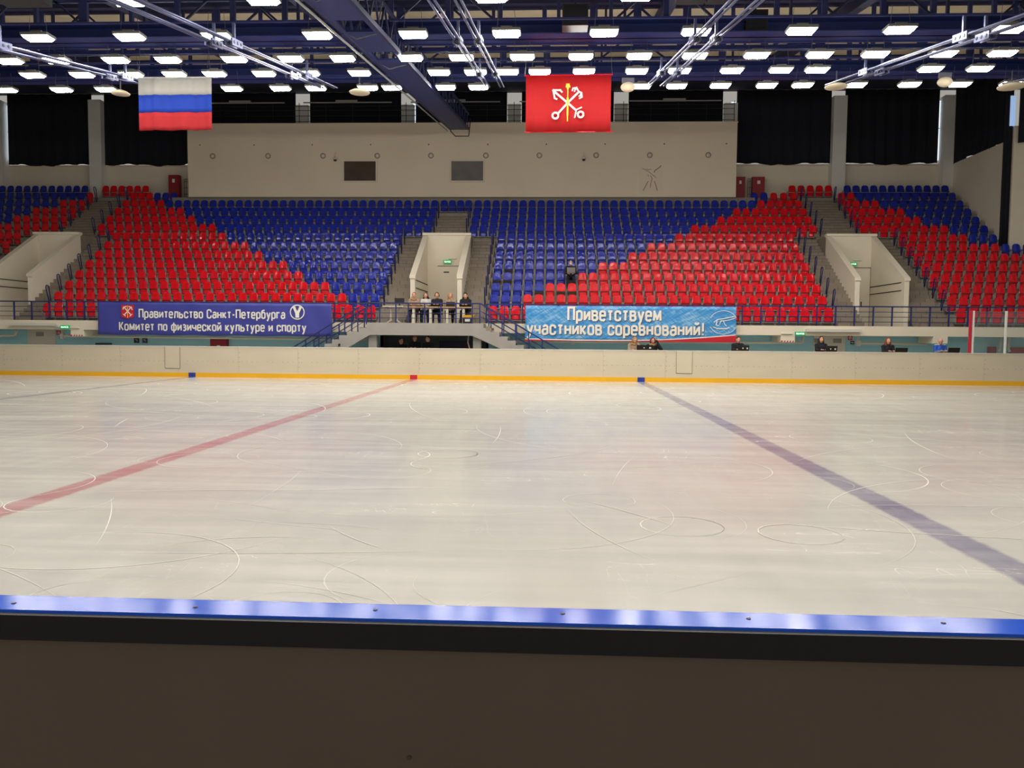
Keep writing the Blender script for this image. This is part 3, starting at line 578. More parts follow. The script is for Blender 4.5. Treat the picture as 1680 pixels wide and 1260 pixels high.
# saucer fittings and boxes hanging among the lamps
for x, z, r, s in ((-6.43, 9.79, .34, 'left of the blue catwalk'), (-14.62, 9.8, .3, 'beside the tricolour flag'), (9.25, 9.88, .36, 'above the second column right of the press box'), (14.81, 9.85, .42, 'at the far right end of the lamps')):
    t = thing('saucer_fitting', 'cream saucer-shaped fitting hanging '+s, 'fitting', (x, 27, z), 0, 'saucer fittings under the roof')
    MB().lathe([(.05, .12), (r*.7, .06), (r, 0), (r*.96, -.03), (r*.3, -.05)], (0, 0, 0), 'z', 28).build('dish', 'saucer', t, True); MB().tube([(0, 0, .1), (0, 0, .5)], .02).build('stem', 'wire', t)
for x, z, s in ((2.5, 9.9, 'right of the red flag'), (12.7, 10.0, 'over the right-hand stand')):
    t = thing('floodlight', 'unlit cream floodlight with a rounded hood '+s, 'lamp', (x, 27, z), 0, 'unlit floodlights'); MB().ell((0, 0, 0), (.24, .18, .16), 16, 10).build('hood', 'saucer', t, True); MB().box(-.2, .2, -.03, .03, .12, .3).build('bracket', 'wire', t)
for x, y, z, sx, s in ((.6, 22.0, 10.2, .34, 'over the left half of the red flag'), (2.9, 17.4, 9.05, .3, 'right of the red flag, left of a pair'), (3.55, 17.4, 9.05, .3, 'right of the red flag, right of a pair'), (-11.5, 17.3, 9.1, .5, 'above the tricolour flag'), (5.6, 23, 10.4, .3, 'over the middle of the right stand')):
    t = thing('roof_loudspeaker', 'black box loudspeaker among the roof beams '+s, 'loudspeaker', (x, y, z), 0, 'black boxes in the roof'); MB().box(-sx, sx, -.25, .25, -.28, .28).build('cabinet', 'black', t); MB().box(-sx+.04, sx-.04, -.262, -.25, -.24, .24).build('grille', 'blackcloth', t); MB().box(-.03, .03, -.03, .03, .28, .7).build('bracket', 'trussd', t)

# ------------------------------------------------------------------ flags
FS = 1.033
fl = thing('flag', 'white blue and red tricolour flag hanging under the roof', 'flag', (-11.7, 24.8, 8.0))
def fcloth(w, h0, h1, ph, amp=.035):
    def fn(u, v):
        x = w*(u-.5); z = h0+(h1-h0)*v; return (x, amp*math.sin(u*17+ph)*(.3+.7*(1-z/1.7))+.5*amp*math.sin(u*47)*math.sin(u*5+ph), z)
    mb = MB(); mb.sheet(fn, 60, 4, .004, 1); return mb
for nm, a, c, mm in (('red_stripe', 0, .53, 'flagr'), ('blue_stripe', .53, 1.05, 'flagb'), ('white_stripe', 1.05, 1.55, 'flagw')): fcloth(2.26, a, c, .5).build(nm, mm, fl, True)
MB().tube([(-1.16, 0, 1.56), (1.16, 0, 1.56)], .015, 8).build('top_rod', 'sticker', fl)
for x in (-1.1, 1.1): MB().tube([(x, 0, 1.56), (x*.95, 0, 2.5)], .006, 5).build('suspension_wire', 'wire', fl)
fl.scale = (FS,)*3
cf = thing('flag', 'red city flag with crossed white anchors and gold sceptre', 'flag', (.5, 24.8, 7.9))
fcloth(2.5, 0, 1.63, 2.1, .03).build('cloth', 'cityred', cf, True)
MB().tube([(-1.3, 0, 1.64), (1.3, 0, 1.66)], .017, 8).build('top_rod', 'red', cf); MB().tube([(-1.27, 0, 0), (1.33, 0, .01)], .014, 8).build('bottom_rod', 'red', cf)
for x in (-1.28, 1.28): MB().tube([(x, 0, 1.65), (x*.95, 0, 2.55)], .006, 5).build('suspension_wire', 'wire', cf)
def ringp(cx, cy, r, n=16): return [(cx+r*math.cos(2*math.pi*i/n), cy+r*math.sin(2*math.pi*i/n)) for i in range(n+1)]
F = lambda pts: [(x, 1130-y) for x, y in pts]
ANCH = [(F([(620, 450), (850, 640), (1000, 770)]), 34), (F(ringp(1075, 838, 48)), 30), (F([(1005, 755), (1095, 715)]), 22), (F([(1000, 770), (972, 895)]), 24), (F([(600, 430), (625, 560), (670, 580)]), 30), (F([(600, 425), (720, 425), (755, 465)]), 30), (F([(590, 415), (640, 470)]), 36),
        (F([(1035, 460), (850, 640), (680, 825)]), 34), (F(ringp(640, 855, 50)), 30), (F([(1030, 440), (1000, 385), (940, 395), (925, 440)]), 26), (F([(1010, 400), (975, 415), (965, 455)]), 20), (F([(1030, 445), (1085, 470), (1095, 540), (1045, 570)]), 26), (F([(1075, 470), (1065, 520), (1035, 530)]), 20)]
v, f = poly_strokes(ANCH); sx = 2.5/1470; fit = lambda q: (-1.25+(min(p[0] for p in q)-125)*sx, -1.25+(max(p[0] for p in q)-125)*sx, min(p[1] for p in q)*sx, max(p[1] for p in q)*sx)
strokes('anchor_emblem', v, f, 'silver', cf, fit(v), -.052)
v, f = poly_strokes([(F([(850, 400), (850, 560)]), 18), (F([(848, 550), (850, 660)]), 36), (F([(850, 650), (850, 700)]), 26), (F([(850, 690), (848, 850)]), 30), (F([(848, 840), (848, 955)]), 20), (F([(820, 345), (880, 345)]), 60), (F([(812, 365), (892, 365)]), 34), (F([(850, 320), (850, 410)]), 36)])
strokes('sceptre_emblem', v, f, 'gold', cf, fit(v), -.058)

cf.scale = (FS,)*3
# ------------------------------------------------------------------ banners on the front railing
def banner(name, label, x0, x1, z0, z1, y, mm):
    b = thing(name, label, 'banner', (0, y, 0)); k = random.random()*9
    def fn(u, v):
        x = x0+(x1-x0)*u; s = (abs((u*13) % 1-.5))*.03 if v == 1 else 0
        return (x, .012*math.sin(x*2.3+v*3+k)+.008*math.sin(x*6+v*5), z0+(z1-z0)*v-s*.7+(.012*math.sin(x*3.1+k) if v == 0 else 0))
    mb = MB(); mb.sheet(fn, 110, 10, .005, 1); mb.build('cloth', mm, b, True); return b
b1 = banner('banner', 'long dark blue banner with two lines of white lettering, on the left railing', -18.87, -8.97, 1.6, 2.96, 32.68, 'bannerblue')
def put(b, s, x0, x1, zb, xh, w=.24, mm='letter', name='lettering'):
    full, _ = text_mesh(s, w); a0, a1 = min(p[0] for p in full), max(p[0] for p in full); off = 0.; out = []
    for word in s.split(' '):
        v, f = text_mesh(word, w); lo, hi = min(p[1] for p in v), max(p[1] for p in v); q0, q1 = min(p[0] for p in v)+off, max(p[0] for p in v)+off
        X = lambda q: x0+(q-a0)/(a1-a0)*(x1-x0)
        out.append(strokes(name, v, f, mm, b, (X(q0), X(q1), zb+lo*xh, zb+hi*xh), -.028)); off += sum(GLYPHS[c][0]+.34 for c in word)+GLYPHS[' '][0]+.34
    return out
PXM = 9.90/383
put(b1, 'Правительство Санкт-Петербурга', -18.87+(230-162)*PXM, -18.87+(470-162)*PXM, 2.33, .235)
put(b1, 'Комитет по физической культуре и спорту', -18.87+(197-162)*PXM, -18.87+(504-162)*PXM, 1.80, .235)
x = -18.87+(212-162)*PXM
MB().prism([(x-.27, 2.84), (x-.27, 2.34), (x, 2.27), (x+.27, 2.34), (x+.27, 2.84)], -.03, -.024, 'y').build('shield', 'boardred', b1)
v, f = poly_strokes([([(-.18, .2), (.18, -.2)], .05), ([(.18, .2), (-.18, -.2)], .05), ([(-.24, .08), (-.2, .2), (-.05, .24)], .05), ([(.05, .24), (.2, .2), (.24, .06)], .05), ([(.1, -.26), (.24, -.14)], .04), ([(-.1, -.26), (-.24, -.14)], .04)])
strokes('shield_mark', v, f, 'silver', b1, (x-.22, x+.22, 2.36, 2.80), -.032)
v, f = poly_strokes([([(0, -.3), (0, .3)], .02)]); strokes('shield_mark', v, f, 'gold', b1, (x-.015, x+.015, 2.3, 2.82), -.036)
x = -18.87+(489.5-162)*PXM
v, f = poly_strokes([(ringp(0, 0, .29, 28), .045)]); strokes('ring_logo', v, f, 'letter', b1, (x-.31, x+.31, 2.28, 2.90), -.030)
v, f = poly_strokes([([(-.13, .2), (-.03, -.02), (-.02, -.2)], .1), ([(.13, .2), (.03, -.02), (.02, -.2)], .1)]); strokes('ring_logo', v, f, 'letter', b1, (x-.19, x+.19, 2.36, 2.83), -.030)
v, f = poly_strokes([([(0, .08), (0, .2)], .09)]); strokes('ring_logo', v, f, 'figgrey', b1, (x-.05, x+.05, 2.7, 2.8), -.035)
b2 = banner('banner', 'light blue banner with ice print and big white welcome lettering, on the railing', -.98, 7.53, 1.5, 2.93, 32.68, 'iceprint')
PX2 = 8.51/344
LT = put(b2, 'Приветствуем', -.98+(931-862)*PX2, -.98+(1085-862)*PX2, 2.35, .36, .25)+put(b2, 'участников соревнований!', -.98+(864-862)*PX2, -.98+(1154-862)*PX2, 1.775, .35, .25)
M['shade'] = mat('letter_outline', rgb(58, 66, 92), .6)
for ch in LT:
    o = ch.copy(); o.name = 'letter_outline'; o.data = ch.data.copy(); o.data.materials.clear(); o.data.materials.append(M['shade']); COL.objects.link(o); o.location = (.022, .006, -.022)
sw = MB(); n_ = 30
for k in range(n_):
    u0, u1 = k/n_, (k+1)/n_; h = lambda u: .02+.26*max(0, (u-.45)/.55)**1.8+.07*max(0, .5-u*2.2)
    xa, xb = -.98+8.51*u0, -.98+8.51*u1
    sw.add([(xa, -.024, 1.5), (xb, -.024, 1.5), (xb, -.024, 1.5+h(u1)), (xa, -.024, 1.5+h(u0))], [(0, 1, 2, 3)], 0); sw.add([(xa, -.0245, 1.5+h(u0)), (xb, -.0245, 1.5+h(u1)), (xb, -.0245, 1.54+h(u1)), (xa, -.0245, 1.54+h(u0))], [(0, 1, 2, 3)], 1)
sw.build('edge_swoosh', ['boardred', 'letter'], b2)
x = -.98+(1186-862)*PX2; L = [(ringp(0, 0, .5, 32)[2:15], .022), (ringp(0, 0, .5, 32)[18:31], .02), ([(-.34, .0), (-.22, .12), (.0, .16), (.4, .26)], .035), ([(-.22, .12), (-.26, -.12), (-.16, -.14)], .035), ([(-.08, .08), (-.14, -.1)], .03), ([(-.1, .05), (.2, .1), (.42, .18)], .03), ([(-.36, -.2), (-.2, -.27), (.1, -.27), (.22, -.22)], .035), ([(.0, .06), (.04, -.06), (.12, -.16)], .025)]
v, f = poly_strokes(L); strokes('skate_logo', v, f, 'letter', b2, (x-.55, x+.5, 1.82, 2.78), -.03)

# ------------------------------------------------------------------ railings
def front_rail(x0, x1, label):
    t = thing('front_railing', label, 'railing', (0, 32.98, 2.165)); H = .82
    MB().box(x0, x1, -.025, .025, H-.03, H+.02).build('top_rail', 'steel_blue', t)
    for z in (.2, .4, .6): MB().tube([(x0, 0, z), (x1, 0, z)], .012, 6).build('mid_rail', 'steel_blue', t)
    n = round((x1-x0)/.755)
    for k in range(n+1): MB().box(x0+(x1-x0)*k/n-.025, x0+(x1-x0)*k/n+.025, -.025, .025, 0, H).build('post', 'steel_blue', t)
front_rail(-26.5, -7.4, 'blue front railing of the stand left of the central balcony'); front_rail(-2.6, 22, 'blue front railing of the stand right of the central balcony')
# central balcony with two stair flights down to the ice level
bal = MB(); Y0, Y1 = 31.55, 32.95
bal.prism([(-7.25, 2.166), (-7.25, 1.95), (-7.55, 1.95), (-7.55, 1.80), (-8.05, 1.80), (-8.05, 1.66), (-8.37, 1.66), (-8.37, 1.48), (-8.66, 1.48), (-8.66, 1.32), (-8.96, 1.32), (-8.96, 1.14), (-9.3, 1.14), (-9.3, .97), (-9.62, .97), (-9.62, .8), (-9.95, .8), (-9.95, .45), (-9.3, .45), (-8.07, 1.14), (-7.14, 1.68), (-3.05, 1.68), (-1.88, 1.16), (-.6, .45), (-.05, .45), (-.05, .8), (-.36, .8), (-.36, .97), (-.68, .97), (-.68, 1.14), (-1.0, 1.14), (-1.0, 1.32), (-1.32, 1.32), (-1.32, 1.5), (-1.64, 1.5), (-1.64, 1.66), (-1.97, 1.66), (-1.97, 1.83), (-2.3, 1.83), (-2.3, 1.98), (-2.6, 1.98), (-2.6, 2.166)], Y0, Y0+.14, 'y')
bal.box(-7.25, -2.6, Y0+.14, 32.88, 1.95, 2.164)
for k in range(8): bal.box(-7.25-.33*(k+1), -7.25-.33*k, Y0+.1, Y1-.15, 1.88-.17*k, 1.98-.17*k, 1); bal.box(-2.6+.33*k, -2.6+.33*(k+1), Y0+.1, Y1-.15, 1.90-.17*k, 2.0-.17*k, 1)
for x in (-7.07, -2.87): bal.box(x-.16, x+.16, Y0+.2, Y0+.5, .45, 1.96)
struct('floor_balcony', bal, ['slab', 'concrete'])
bs = [(-2.42, 2.0), (-2.10, 1.86), (-1.79, 1.69)]
tag(MB().box(-2.5, -2.33, Y0-.005, Y0+.02, 1.88, 2.06).build('trim_step', 'concrete'), kind='structure')
t = thing('balcony_railing', 'blue railing around the central balcony and down its two stair flights', 'railing', (0, 0, 0))
zt = 2.95; r = .024
MB().tube([(-7.3, Y0+.06, zt), (-2.72, Y0+.06, zt)], .028, 8).build('top_rail', 'steel_blue', t)
for z in (2.36, 2.56, 2.75): MB().tube([(-7.25, Y0+.06, z), (-2.75, Y0+.06, z)], .012, 6).build('mid_rail', 'steel_blue', t)
for x in (-7.28, -6.75, -6.1, -5.6, -4.95, -4.3, -3.7, -3.05, -2.75): MB().box(x-.025, x+.025, Y0+.04, Y0+.085, 2.1, zt).build('post', 'steel_blue', t)
for yy in (Y0+.06, Y1-.2):
    MB().tube([(-7.3, yy, zt), (-10.5, yy, zt-1.95)], .028, 8).build('stair_rail', 'steel_blue', t); MB().tube([(-2.72, yy, zt), (.55, yy, zt-1.88)], .028, 8).build('stair_rail', 'steel_blue', t)
    for d in (.3, .52): MB().tube([(-7.3, yy, zt-d), (-10.1, yy, zt-d-1.7)], .012, 6).build('mid_rail', 'steel_blue', t); MB().tube([(-2.72, yy, zt-d), (.1, yy, zt-d-1.62)], .012, 6).build('mid_rail', 'steel_blue', t)
    for k in (1, 2.6, 4.2, 5.8, 7.4):
        x = -7.3-.33*k; MB().box(x-.022, x+.022, yy-.022, yy+.022, 1.9-.17*k, zt-.61*.33*k).build('post', 'steel_blue', t); x = -2.72+.33*k; MB().box(x-.022, x+.022, yy-.022, yy+.022, 1.9-.17*k, zt-.575*.33*k).build('post', 'steel_blue', t)
# hairpin handrails beside the stairs
hp = None
def handrails(x, ks, where):
    global hp
    for i, k in enumerate(ks):
        if hp is None:
            hp = thing('stair_handrail', 'x', 'handrail'); MB().tube([(0, 0, -.05), (0, -.36, .86), (0, -.35, .95), (0, -.28, 1.0), (0, -.19, .98), (0, -.14, .9), (0, .05, -.05)], .024, 7).build('loop', 'steel_blue', hp, True); MB().box(-.05, .05, -.06, .1, -.06, -.03).build('foot_plate', 'steel_blue', hp); o = hp
        else: o = copy_tree(hp)
        o.location = (x, RY(k)-.05, RZ(k)+.05); tag(o, 'blue hairpin handrail %s, %s one up' % (where, nth(i+1)), 'handrail', 'handrails beside the stairs')
handrails(-22.2, range(2, 9), 'on the right side of the left stair'); handrails(-7.2, range(2, 9), 'left of the central stair'); handrails(-2.8, range(2, 9), 'right of the central stair'); handrails(12.02, range(2, 9), 'on the left side of the right stair'); handrails(16.55, range(2, 9), 'on the right side of the right stair')
handrails(-23.4, range(9, 14), 'on the right side of the upper left stair'); handrails(-5.85, range(9, 12), 'left of the upper central stair'); handrails(-4.2, range(9, 12), 'right of the upper central stair'); handrails(13.3, range(9, 14), 'on the left side of the upper right stair'); handrails(15.05, range(9, 14), 'on the right side of the upper right stair'); handrails(-25.15, range(9, 14), 'on the left side of the upper left stair')

# ------------------------------------------------------------------ seats
PITCH_S = .487
def back_mb():
    mb = MB()
    def fn(u, v):
        s = 2*u-1; w = .196-.026*v
        if v > .66: w *= math.sqrt(max(.0, 1-((v-.66)/.37)**2.4))
        return (s*w, -.05+.038*v+.014*v*v-.035*s*s*(1-.3*v), .42+.365*v)
    return mb.sheet(fn, 6, 9, .02, 1)
def pan_mb(fold=True):
    mb = MB()
    def fn(u, v):
        s = 2*u-1; w = .185 if v > .2 else .185-.05*(1-v/.2)**2
        if fold: return (s*w, -.045+.02*v+.02*s*s, .185+.205*v)
        return (s*w, -.42+.37*v, .41+.02*s*s-.02*(1-v))
    return mb.sheet(fn, 5, 4, .022, 1 if fold else 2)
def bracket_mb():
    mb = MB()
    for s in (-1, 1): mb.box(s*.219-.012, s*.219+.012, -.10, .12, .17, .46); mb.box(s*.212-.02, s*.212+.02, .06, .14, .03, .3)
    mb.box(-.231, .231, -.11, -.085, .15, .175); mb.box(-.231, .231, .05, .09, .38, .41); return mb
def spot_mb(): return MB().lathe([(.012, 0), (.012, -.003)], (0, -.112, .36), 'y', 8)
proto_s = {}
for c in ('red', 'blue'):
    for fold in (True, False):
        r_ = bpy.data.objects.new('tip_up_seat', None); r_.empty_display_size = .1
        parts = [('backrest', back_mb().mesh('backrest', c, True)), ('seat_pan', pan_mb(fold).mesh('seat_pan', c, True)), ('bracket', bracket_mb().mesh('bracket', 'grey'))]
        proto_s[c, fold] = parts
ALL = []     # (section, row, index from the stairs, x, colour, words)
def fill(sec, k, x0, x1, from_right, colour_of):
    n = max(1, round((x1-x0)/PITCH_S)); st = (x1-x0)/n
    for i in range(n):
        j = n-1-i if from_right else i       # index counted from the stairs
        ALL.append((sec, k, j+1, x0+(i+.5)*st, colour_of(i, n)))
B = {2: 3, 3: 5, 4: 8, 5: 10, 6: 13, 7: 15, 8: 18, 9: 23, 10: 26, 11: 28, 12: 31}
for k in range(1, 13):
    nb_ = B.get(k, 0); e1 = -7.37 if k < 9 else -5.95; e0 = -22.1 if k < 9 else -23.33
    fill('left of the central stair', k, e0, e1, True, lambda i, n: 'blue' if n-1-i < nb_ else 'red')
    s0 = -2.64 if k < 9 else -4.1; s1 = 11.85 if k < 9 else 13.2
    fill('right of the central stair', k, s0, s1, False, lambda i, n: 'blue' if i < nb_ else 'red')
fill('across the top of the central stair', 12, -5.9, -4.15, False, lambda i, n: 'blue')
fill('left of the press box', 13, -23.33, -20.6, False, lambda i, n: 'red' if i < 3 else 'blue'); fill('across the top of the left stair', 14, -25.36, -22.6, False, lambda i, n: 'red')
fill('right of the press box', 13, 10.6, 13.2, True, lambda i, n: 'blue' if i < 2 else 'red'); fill('across the top of the right stair', 14, 12.85, 15.28, False, lambda i, n: 'red')
RB = {8: 20.02, 9: 19.49, 10: 18.54, 11: 18.05, 12: 17.07, 13: 16.1, 14: 10, 7: 21.0}
for k in range(1, 15):
    x0 = 16.75 if k < 9 else (15.22 if k < 14 else 15.8); x1 = {1: 20.6, 2: 21.1, 3: 21.6, 4: 22.1, 5: 22.6, 6: 22.6, 7: 23.0}.get(k, 21.45); nx = RB.get(k, 99)
    n = max(1, round((x1-x0)/PITCH_S))
    fill('right of the right stair', k, x0, x0+n*PITCH_S if k < 8 else x1, False, lambda i, n: 'red' if x0+i*PITCH_S+.2 < nx else 'blue')
LB = {10: -28.59, 11: -28.11, 12: -27.14, 13: -26.15, 14: 0, 9: -31, 8: -99, 7: -99}
for k in range(5, 15):
    x1 = -26.8 if k < 9 else -25.33 if k < 14 else -26.1; x0 = {5: -27.8, 6: -27.8, 7: -28.3, 8: -29, 9: -29.8}.get(k, -30.9 if k < 13 else -31.4); nx = LB.get(k, -99)
    fill('left of the left stair', k, x0, x1, True, lambda i, n: 'red' if x0+(i+.5)*PITCH_S > nx else 'blue')
DOWN = {(4, 'right of the central stair', 1), (4, 'right of the central stair', 2), (3, 'right of the central stair', 5), (3, 'right of the central stair', 7), (3, 'right of the central stair', 8), (4, 'right of the central stair', 8), (5, 'right of the central stair', 2)}
DOWN = {(r, s, i) for r, s, i in DOWN}
def hidden(x, k): return k == 1 and (-18.7 < x < -9.2 or -.75 < x < 7.3)     # wholly behind the banners
MANX = .93
def score(s):
    sec, k, i, x, c = s
    if hidden(x, k): return 1e9
    return (RY(k)**2+x*x)**.5+(0 if abs(x) < 30 else 50)
order = sorted(range(len(ALL)), key=lambda q: score(ALL[q])); chosen = set(order[:300])
rest = MB()
for q, (sec, k, i, x, c) in enumerate(ALL):
    fold = (k, sec, i) not in DOWN
    if q in chosen:
        r_ = bpy.data.objects.new('tip_up_seat', None); COL.objects.link(r_); r_.empty_display_size = .1; r_.location = (x, RY(k), RZ(k))
        for nm, me in proto_s[c, fold]:
            o = bpy.data.objects.new(nm, me); COL.objects.link(o); o.parent = r_
        what = c+' tip-up seat' if fold else c+' seat folded down'
        rowt = 'front row' if k == 1 else nth(k)+' row up'
        tag(r_, '%s, %s, %s, %s from it' % (what, rowt, sec, nth(i)), 'seat', 'tip-up seats of the stand')
    elif not hidden(x, k):
        for mbb, mi in ((back_mb(), 0 if c == 'red' else 1), (pan_mb(fold), 0 if c == 'red' else 1), (bracket_mb(), 2)):
            rest.add([(vx+x, vy+RY(k), vz+RZ(k)) for vx, vy, vz in mbb.v], mbb.f, mi)
o = rest.build('upper_seating', ['red', 'blue', 'grey'], None, False)
o.data.polygons.foreach_set('use_smooth', [m != 2 for m in rest.m])
tag(o, 'upper rows of red and blue tip-up seats climbing to the back wall', 'seating', kind='stuff')

# ------------------------------------------------------------------ signs, pipes, small fittings
def exit_sign(x, y, z, w, h, where):
    t = thing('exit_sign', 'small green lit exit sign '+where, 'exit sign', (x, y, z), 0, 'green exit signs'); MB().box(-w/2, w/2, -.05, 0, -h/2, h/2).build('box', 'green', t)
    v, f = text_mesh('ВЫХОД', .26); strokes('lettering', v, f, 'glow', t, (-w*.4, w*.4, -h*.24, h*.26), -.053)
exit_sign(-4.9, 38.38, 5.2, .38, .17, 'above the door in the central stair box'); exit_sign(14.16, 38.38, 5.17, .38, .17, 'above the door in the right stair box')
exit_sign(-20.38, 32.84, 1.9, .4, .15, 'on the slab edge left of the dark blue banner'); exit_sign(10.12, 32.84, 1.87, .4, .15, 'on the slab edge right of the light blue banner')
for x, z, s in ((-20.0, 1.88, 'left'), (9.6, 1.87, 'right')):
    mb = MB(); mb.cap((x-.2, 32.84, z), (x+.2, 32.84, z), .03); tag(mb.build('emergency_lamp', 'cream', smooth=True), 'slim cream emergency lamp beside the %s slab exit sign' % s, 'lamp')
for x, z, s in ((-21.58, 1.66, 'left'), (12.65, 1.72, 'right')):
    t = thing('fire_sign', 'square red and white fire sign by the lower %s door' % s, 'sign', (x, 34.29, z)); MB().box(-.12, .12, -.01, 0, -.12, .12).build('plate', 'sticker', t); MB().prism([(-.1, -.1), (.1, -.1), (.1, .1), (-.1, .1)], -.014, -.01, 'y').build('field', 'postred', t); v, f = poly_strokes([(ringp(0, 0, .05, 12), .02), ([(-.02, -.02), (.03, .03)], .02)]); strokes('pictogram', v, f, 'sticker', t, (-.06, .06, -.06, .06), -.016)
    t = thing('call_sign', 'small black and white sign under the fire sign by the lower %s door' % s, 'sign', (x+.1, 34.29, z-.2)); MB().box(-.08, .08, -.01, 0, -.07, .07).build('plate', 'black', t); v, f = poly_strokes([([(-.04, 0), (.04, 0)], .03)]); strokes('pictogram', v, f, 'sticker', t, (-.05, .05, -.02, .02), -.013)
mb = MB(); mb.box(-22.75, -20.7, 32.72, 32.87, 1.95, 2.06); mb.box(-20.72, -20.6, 32.72, 32.87, 1.9, 2.0); tag(mb.build('cable_duct', 'pipe'), 'long cream cable duct on the slab edge above the lower left door', 'duct')
mb = MB(); mb.box(10.35, 12.5, 32.72, 32.87, 1.95, 2.06); tag(mb.build('cable_duct', 'pipe'), 'long cream cable duct on the slab edge above the lower right door', 'duct')
def pipe(pts, r, label):
    t = thing('heating_pipe', label, 'pipe', (0, 0, 0)); P_ = [Vector(p) for p in pts]; out = [P_[0]]
    for a, c, d in zip(P_[:-2], P_[1:-1], P_[2:]):
        rr = .12; p0 = c+(a-c).normalized()*rr; p1 = c+(d-c).normalized()*rr; out += [p0, (p0+p1)/2*.5+c*.5, p1]
    out.append(P_[-1]); MB().tube(out, r, 10).build('tube', 'pipe', t, True); mid = P_[len(P_)//2-1]
    MB().box(mid.x-.07, mid.x+.07, mid.y-.1, mid.y+.1, mid.z-.12, mid.z+.1).build('clamp', 'pipe', t)
pipe([(-34, 33.6, 1.52), (-23.05, 33.6, 1.52), (-23.05, 33.6, 1.8)], .055, 'grey-white pipe running to the left edge, bent up beside the lower left door')
pipe([(-20.98, 33.6, 1.8), (-20.98, 33.6, 1.52), (-9.6, 33.6, 1.48), (-7.3, 33.6, 1.48)], .05, 'grey-white pipe under the dark blue banner')
pipe([(-2.0, 33.6, 1.46), (1, 33.6, 1.46), (10.5, 33.6, 1.5), (10.5, 33.6, 1.82)], .05, 'grey-white pipe under the light blue banner, bent up by the right door')
pipe([(12.74, 33.6, 1.82), (12.74, 33.6, 1.5), (13.5, 33.6, 1.5), (15.5, 33.6, 1.48)], .05, 'grey-white pipe right of the lower right door')
for x in (18.66, 19.0):
    tag(MB().tube([(x, 34.0, 1.84), (x, 34.0, 1.3), (x+.06*(1 if x > 18.8 else -1), 34.0, 1.2)], .055, 8).build('drain_pipe', 'pipe', smooth=True), 'upright grey pipe behind the rink glass, %s of two' % ('left' if x < 18.8 else 'right'), 'pipe')
for x0, x1, z0, z1, s in ((-14.72, -13.97, .95, 1.44, 'on the turquoise wall below the dark blue banner'), (18.3, 19.08-.5, .9, 1.4, 'on the wall behind the rink glass, left one'), (19.15, 19.9, .9, 1.38, 'on the wall behind the rink glass, at the right edge')):
    t = thing('hose_cabinet', 'low red hose cabinet '+s, 'fire cabinet', (x0, 34.3, z0)); W, H = x1-x0, z1-z0; MB().box(0, W, -.18, 0, 0, H).build('body', 'firered', t); d = MB().box(.03, W-.03, -.2, -.18, .03, H-.03).build('door', 'firered', t); MB().box(W*.4, W*.58, -.205, -.2, H*.15, H*.45).build('sign', 'sticker', d)
for x, s, dk in ((-18.07, 'darker left one', 'black'), (-17.7, 'paler right one', 'figgrey')):
    t = thing('wall_telephone', 'small box on the turquoise wall under the dark blue banner, '+s, 'wall box', (x, 34.3, 1.36)); MB().box(-.1, .1, -.07, 0, -.12, .12).build('body', dk, t); v, f = poly_strokes([([(-.04, .05), (.04, .02), (.04, -.04)], .02)]); strokes('mark', v, f, 'sticker', t, (-.05, .05, -.05, .05), -.073)
tag(MB().box(-19.9, -19.2, 34.2, 34.3, 1.16, 1.22).build('wall_bar', 'black'), 'dark bar on the turquoise wall just above the boards, left part', 'bar')
t = thing('wall_screen', 'large dark screen with a red right edge in the recess under the balcony', 'screen', (-4.9, 35.55, .95)); MB().box(0, 1.3, -.05, 0, 0, .5).build('panel', 'figgrey', t); MB().box(1.18, 1.3, -.055, -.05, 0, .5).build('edge', 'firered', t)
tag(MB().tube([(-3.25, 32.2, 1.7), (-3.28, 32.2, 1.4), (-3.2, 32.2, 1.15), (-3.24, 32.2, .9)], .02, 6).build('hanging_cable', 'sticker', smooth=True), 'loose white cable hanging under the balcony', 'cable')
t = thing('wall_fan', 'small dark camera on two thin legs on the left balcony stair', 'camera', (-8.35, 31.53, 1.28)); MB().ell((0, -.04, 0), (.05, .05, .05), 10, 6).build('body', 'black', t, True)
lg = MB(); lg.tube([(0, -.03, 0), (-.16, -.02, -.28)], .008, 5); lg.build('leg', 'ink', t); lg = MB(); lg.tube([(0, -.03, 0), (.08, -.02, -.24)], .008, 5); lg.build('leg', 'ink', t); t.name = 'tripod_camera'

# ------------------------------------------------------------------ furniture on the balcony
for i, (x0, x1, s) in enumerate(((-5.85, -4.5, 'left half'), (-4.48, -3.15, 'right half'))):
    t = thing('folding_table', 'long wooden table with pale legs on the balcony, '+s, 'table', (x0, 32.35, 2.166)); W = x1-x0
    MB().box(0, W, 0, .6, .64, .68).build('tabletop', 'wood', t)
    for x in (.32, W-.34):
        MB().box(x-.05, x+.05, .06, .14, 0, .64).build('leg', 'tableleg', t)
        MB().box(x-.05, x+.05, .2, .27, 0, .64).build('leg', 'tableleg', t)
t = thing('side_table', 'small pale table with curved legs at the left end of the balcony', 'table', (-6.36, 32.55, 2.166)); MB().box(-.42, .42, -.28, .28, .66, .7).build('tabletop', 'tableleg', t)
for sx in (-1, 1):
    for sy in (-1, 1): MB().tube([(sx*.3, sy*.12, 0), (sx*.12, sy*.12, .12), (sx*.1, sy*.12, .55), (sx*.34, sy*.12, .66)], .022, 6).build('leg', 'tableleg', t, True)
t = thing('monitor', 'small black monitor on the pale side table', 'monitor', (-6.12, 32.5, 2.866)); MB().box(-.2, .2, -.02, .02, .1, .32).build('screen', 'black', t); MB().box(-.03, .03, -.02, .02, 0, .12).build('stand', 'black', t); MB().box(-.1, .1, -.08, .08, 0, .015).build('base', 'black', t)
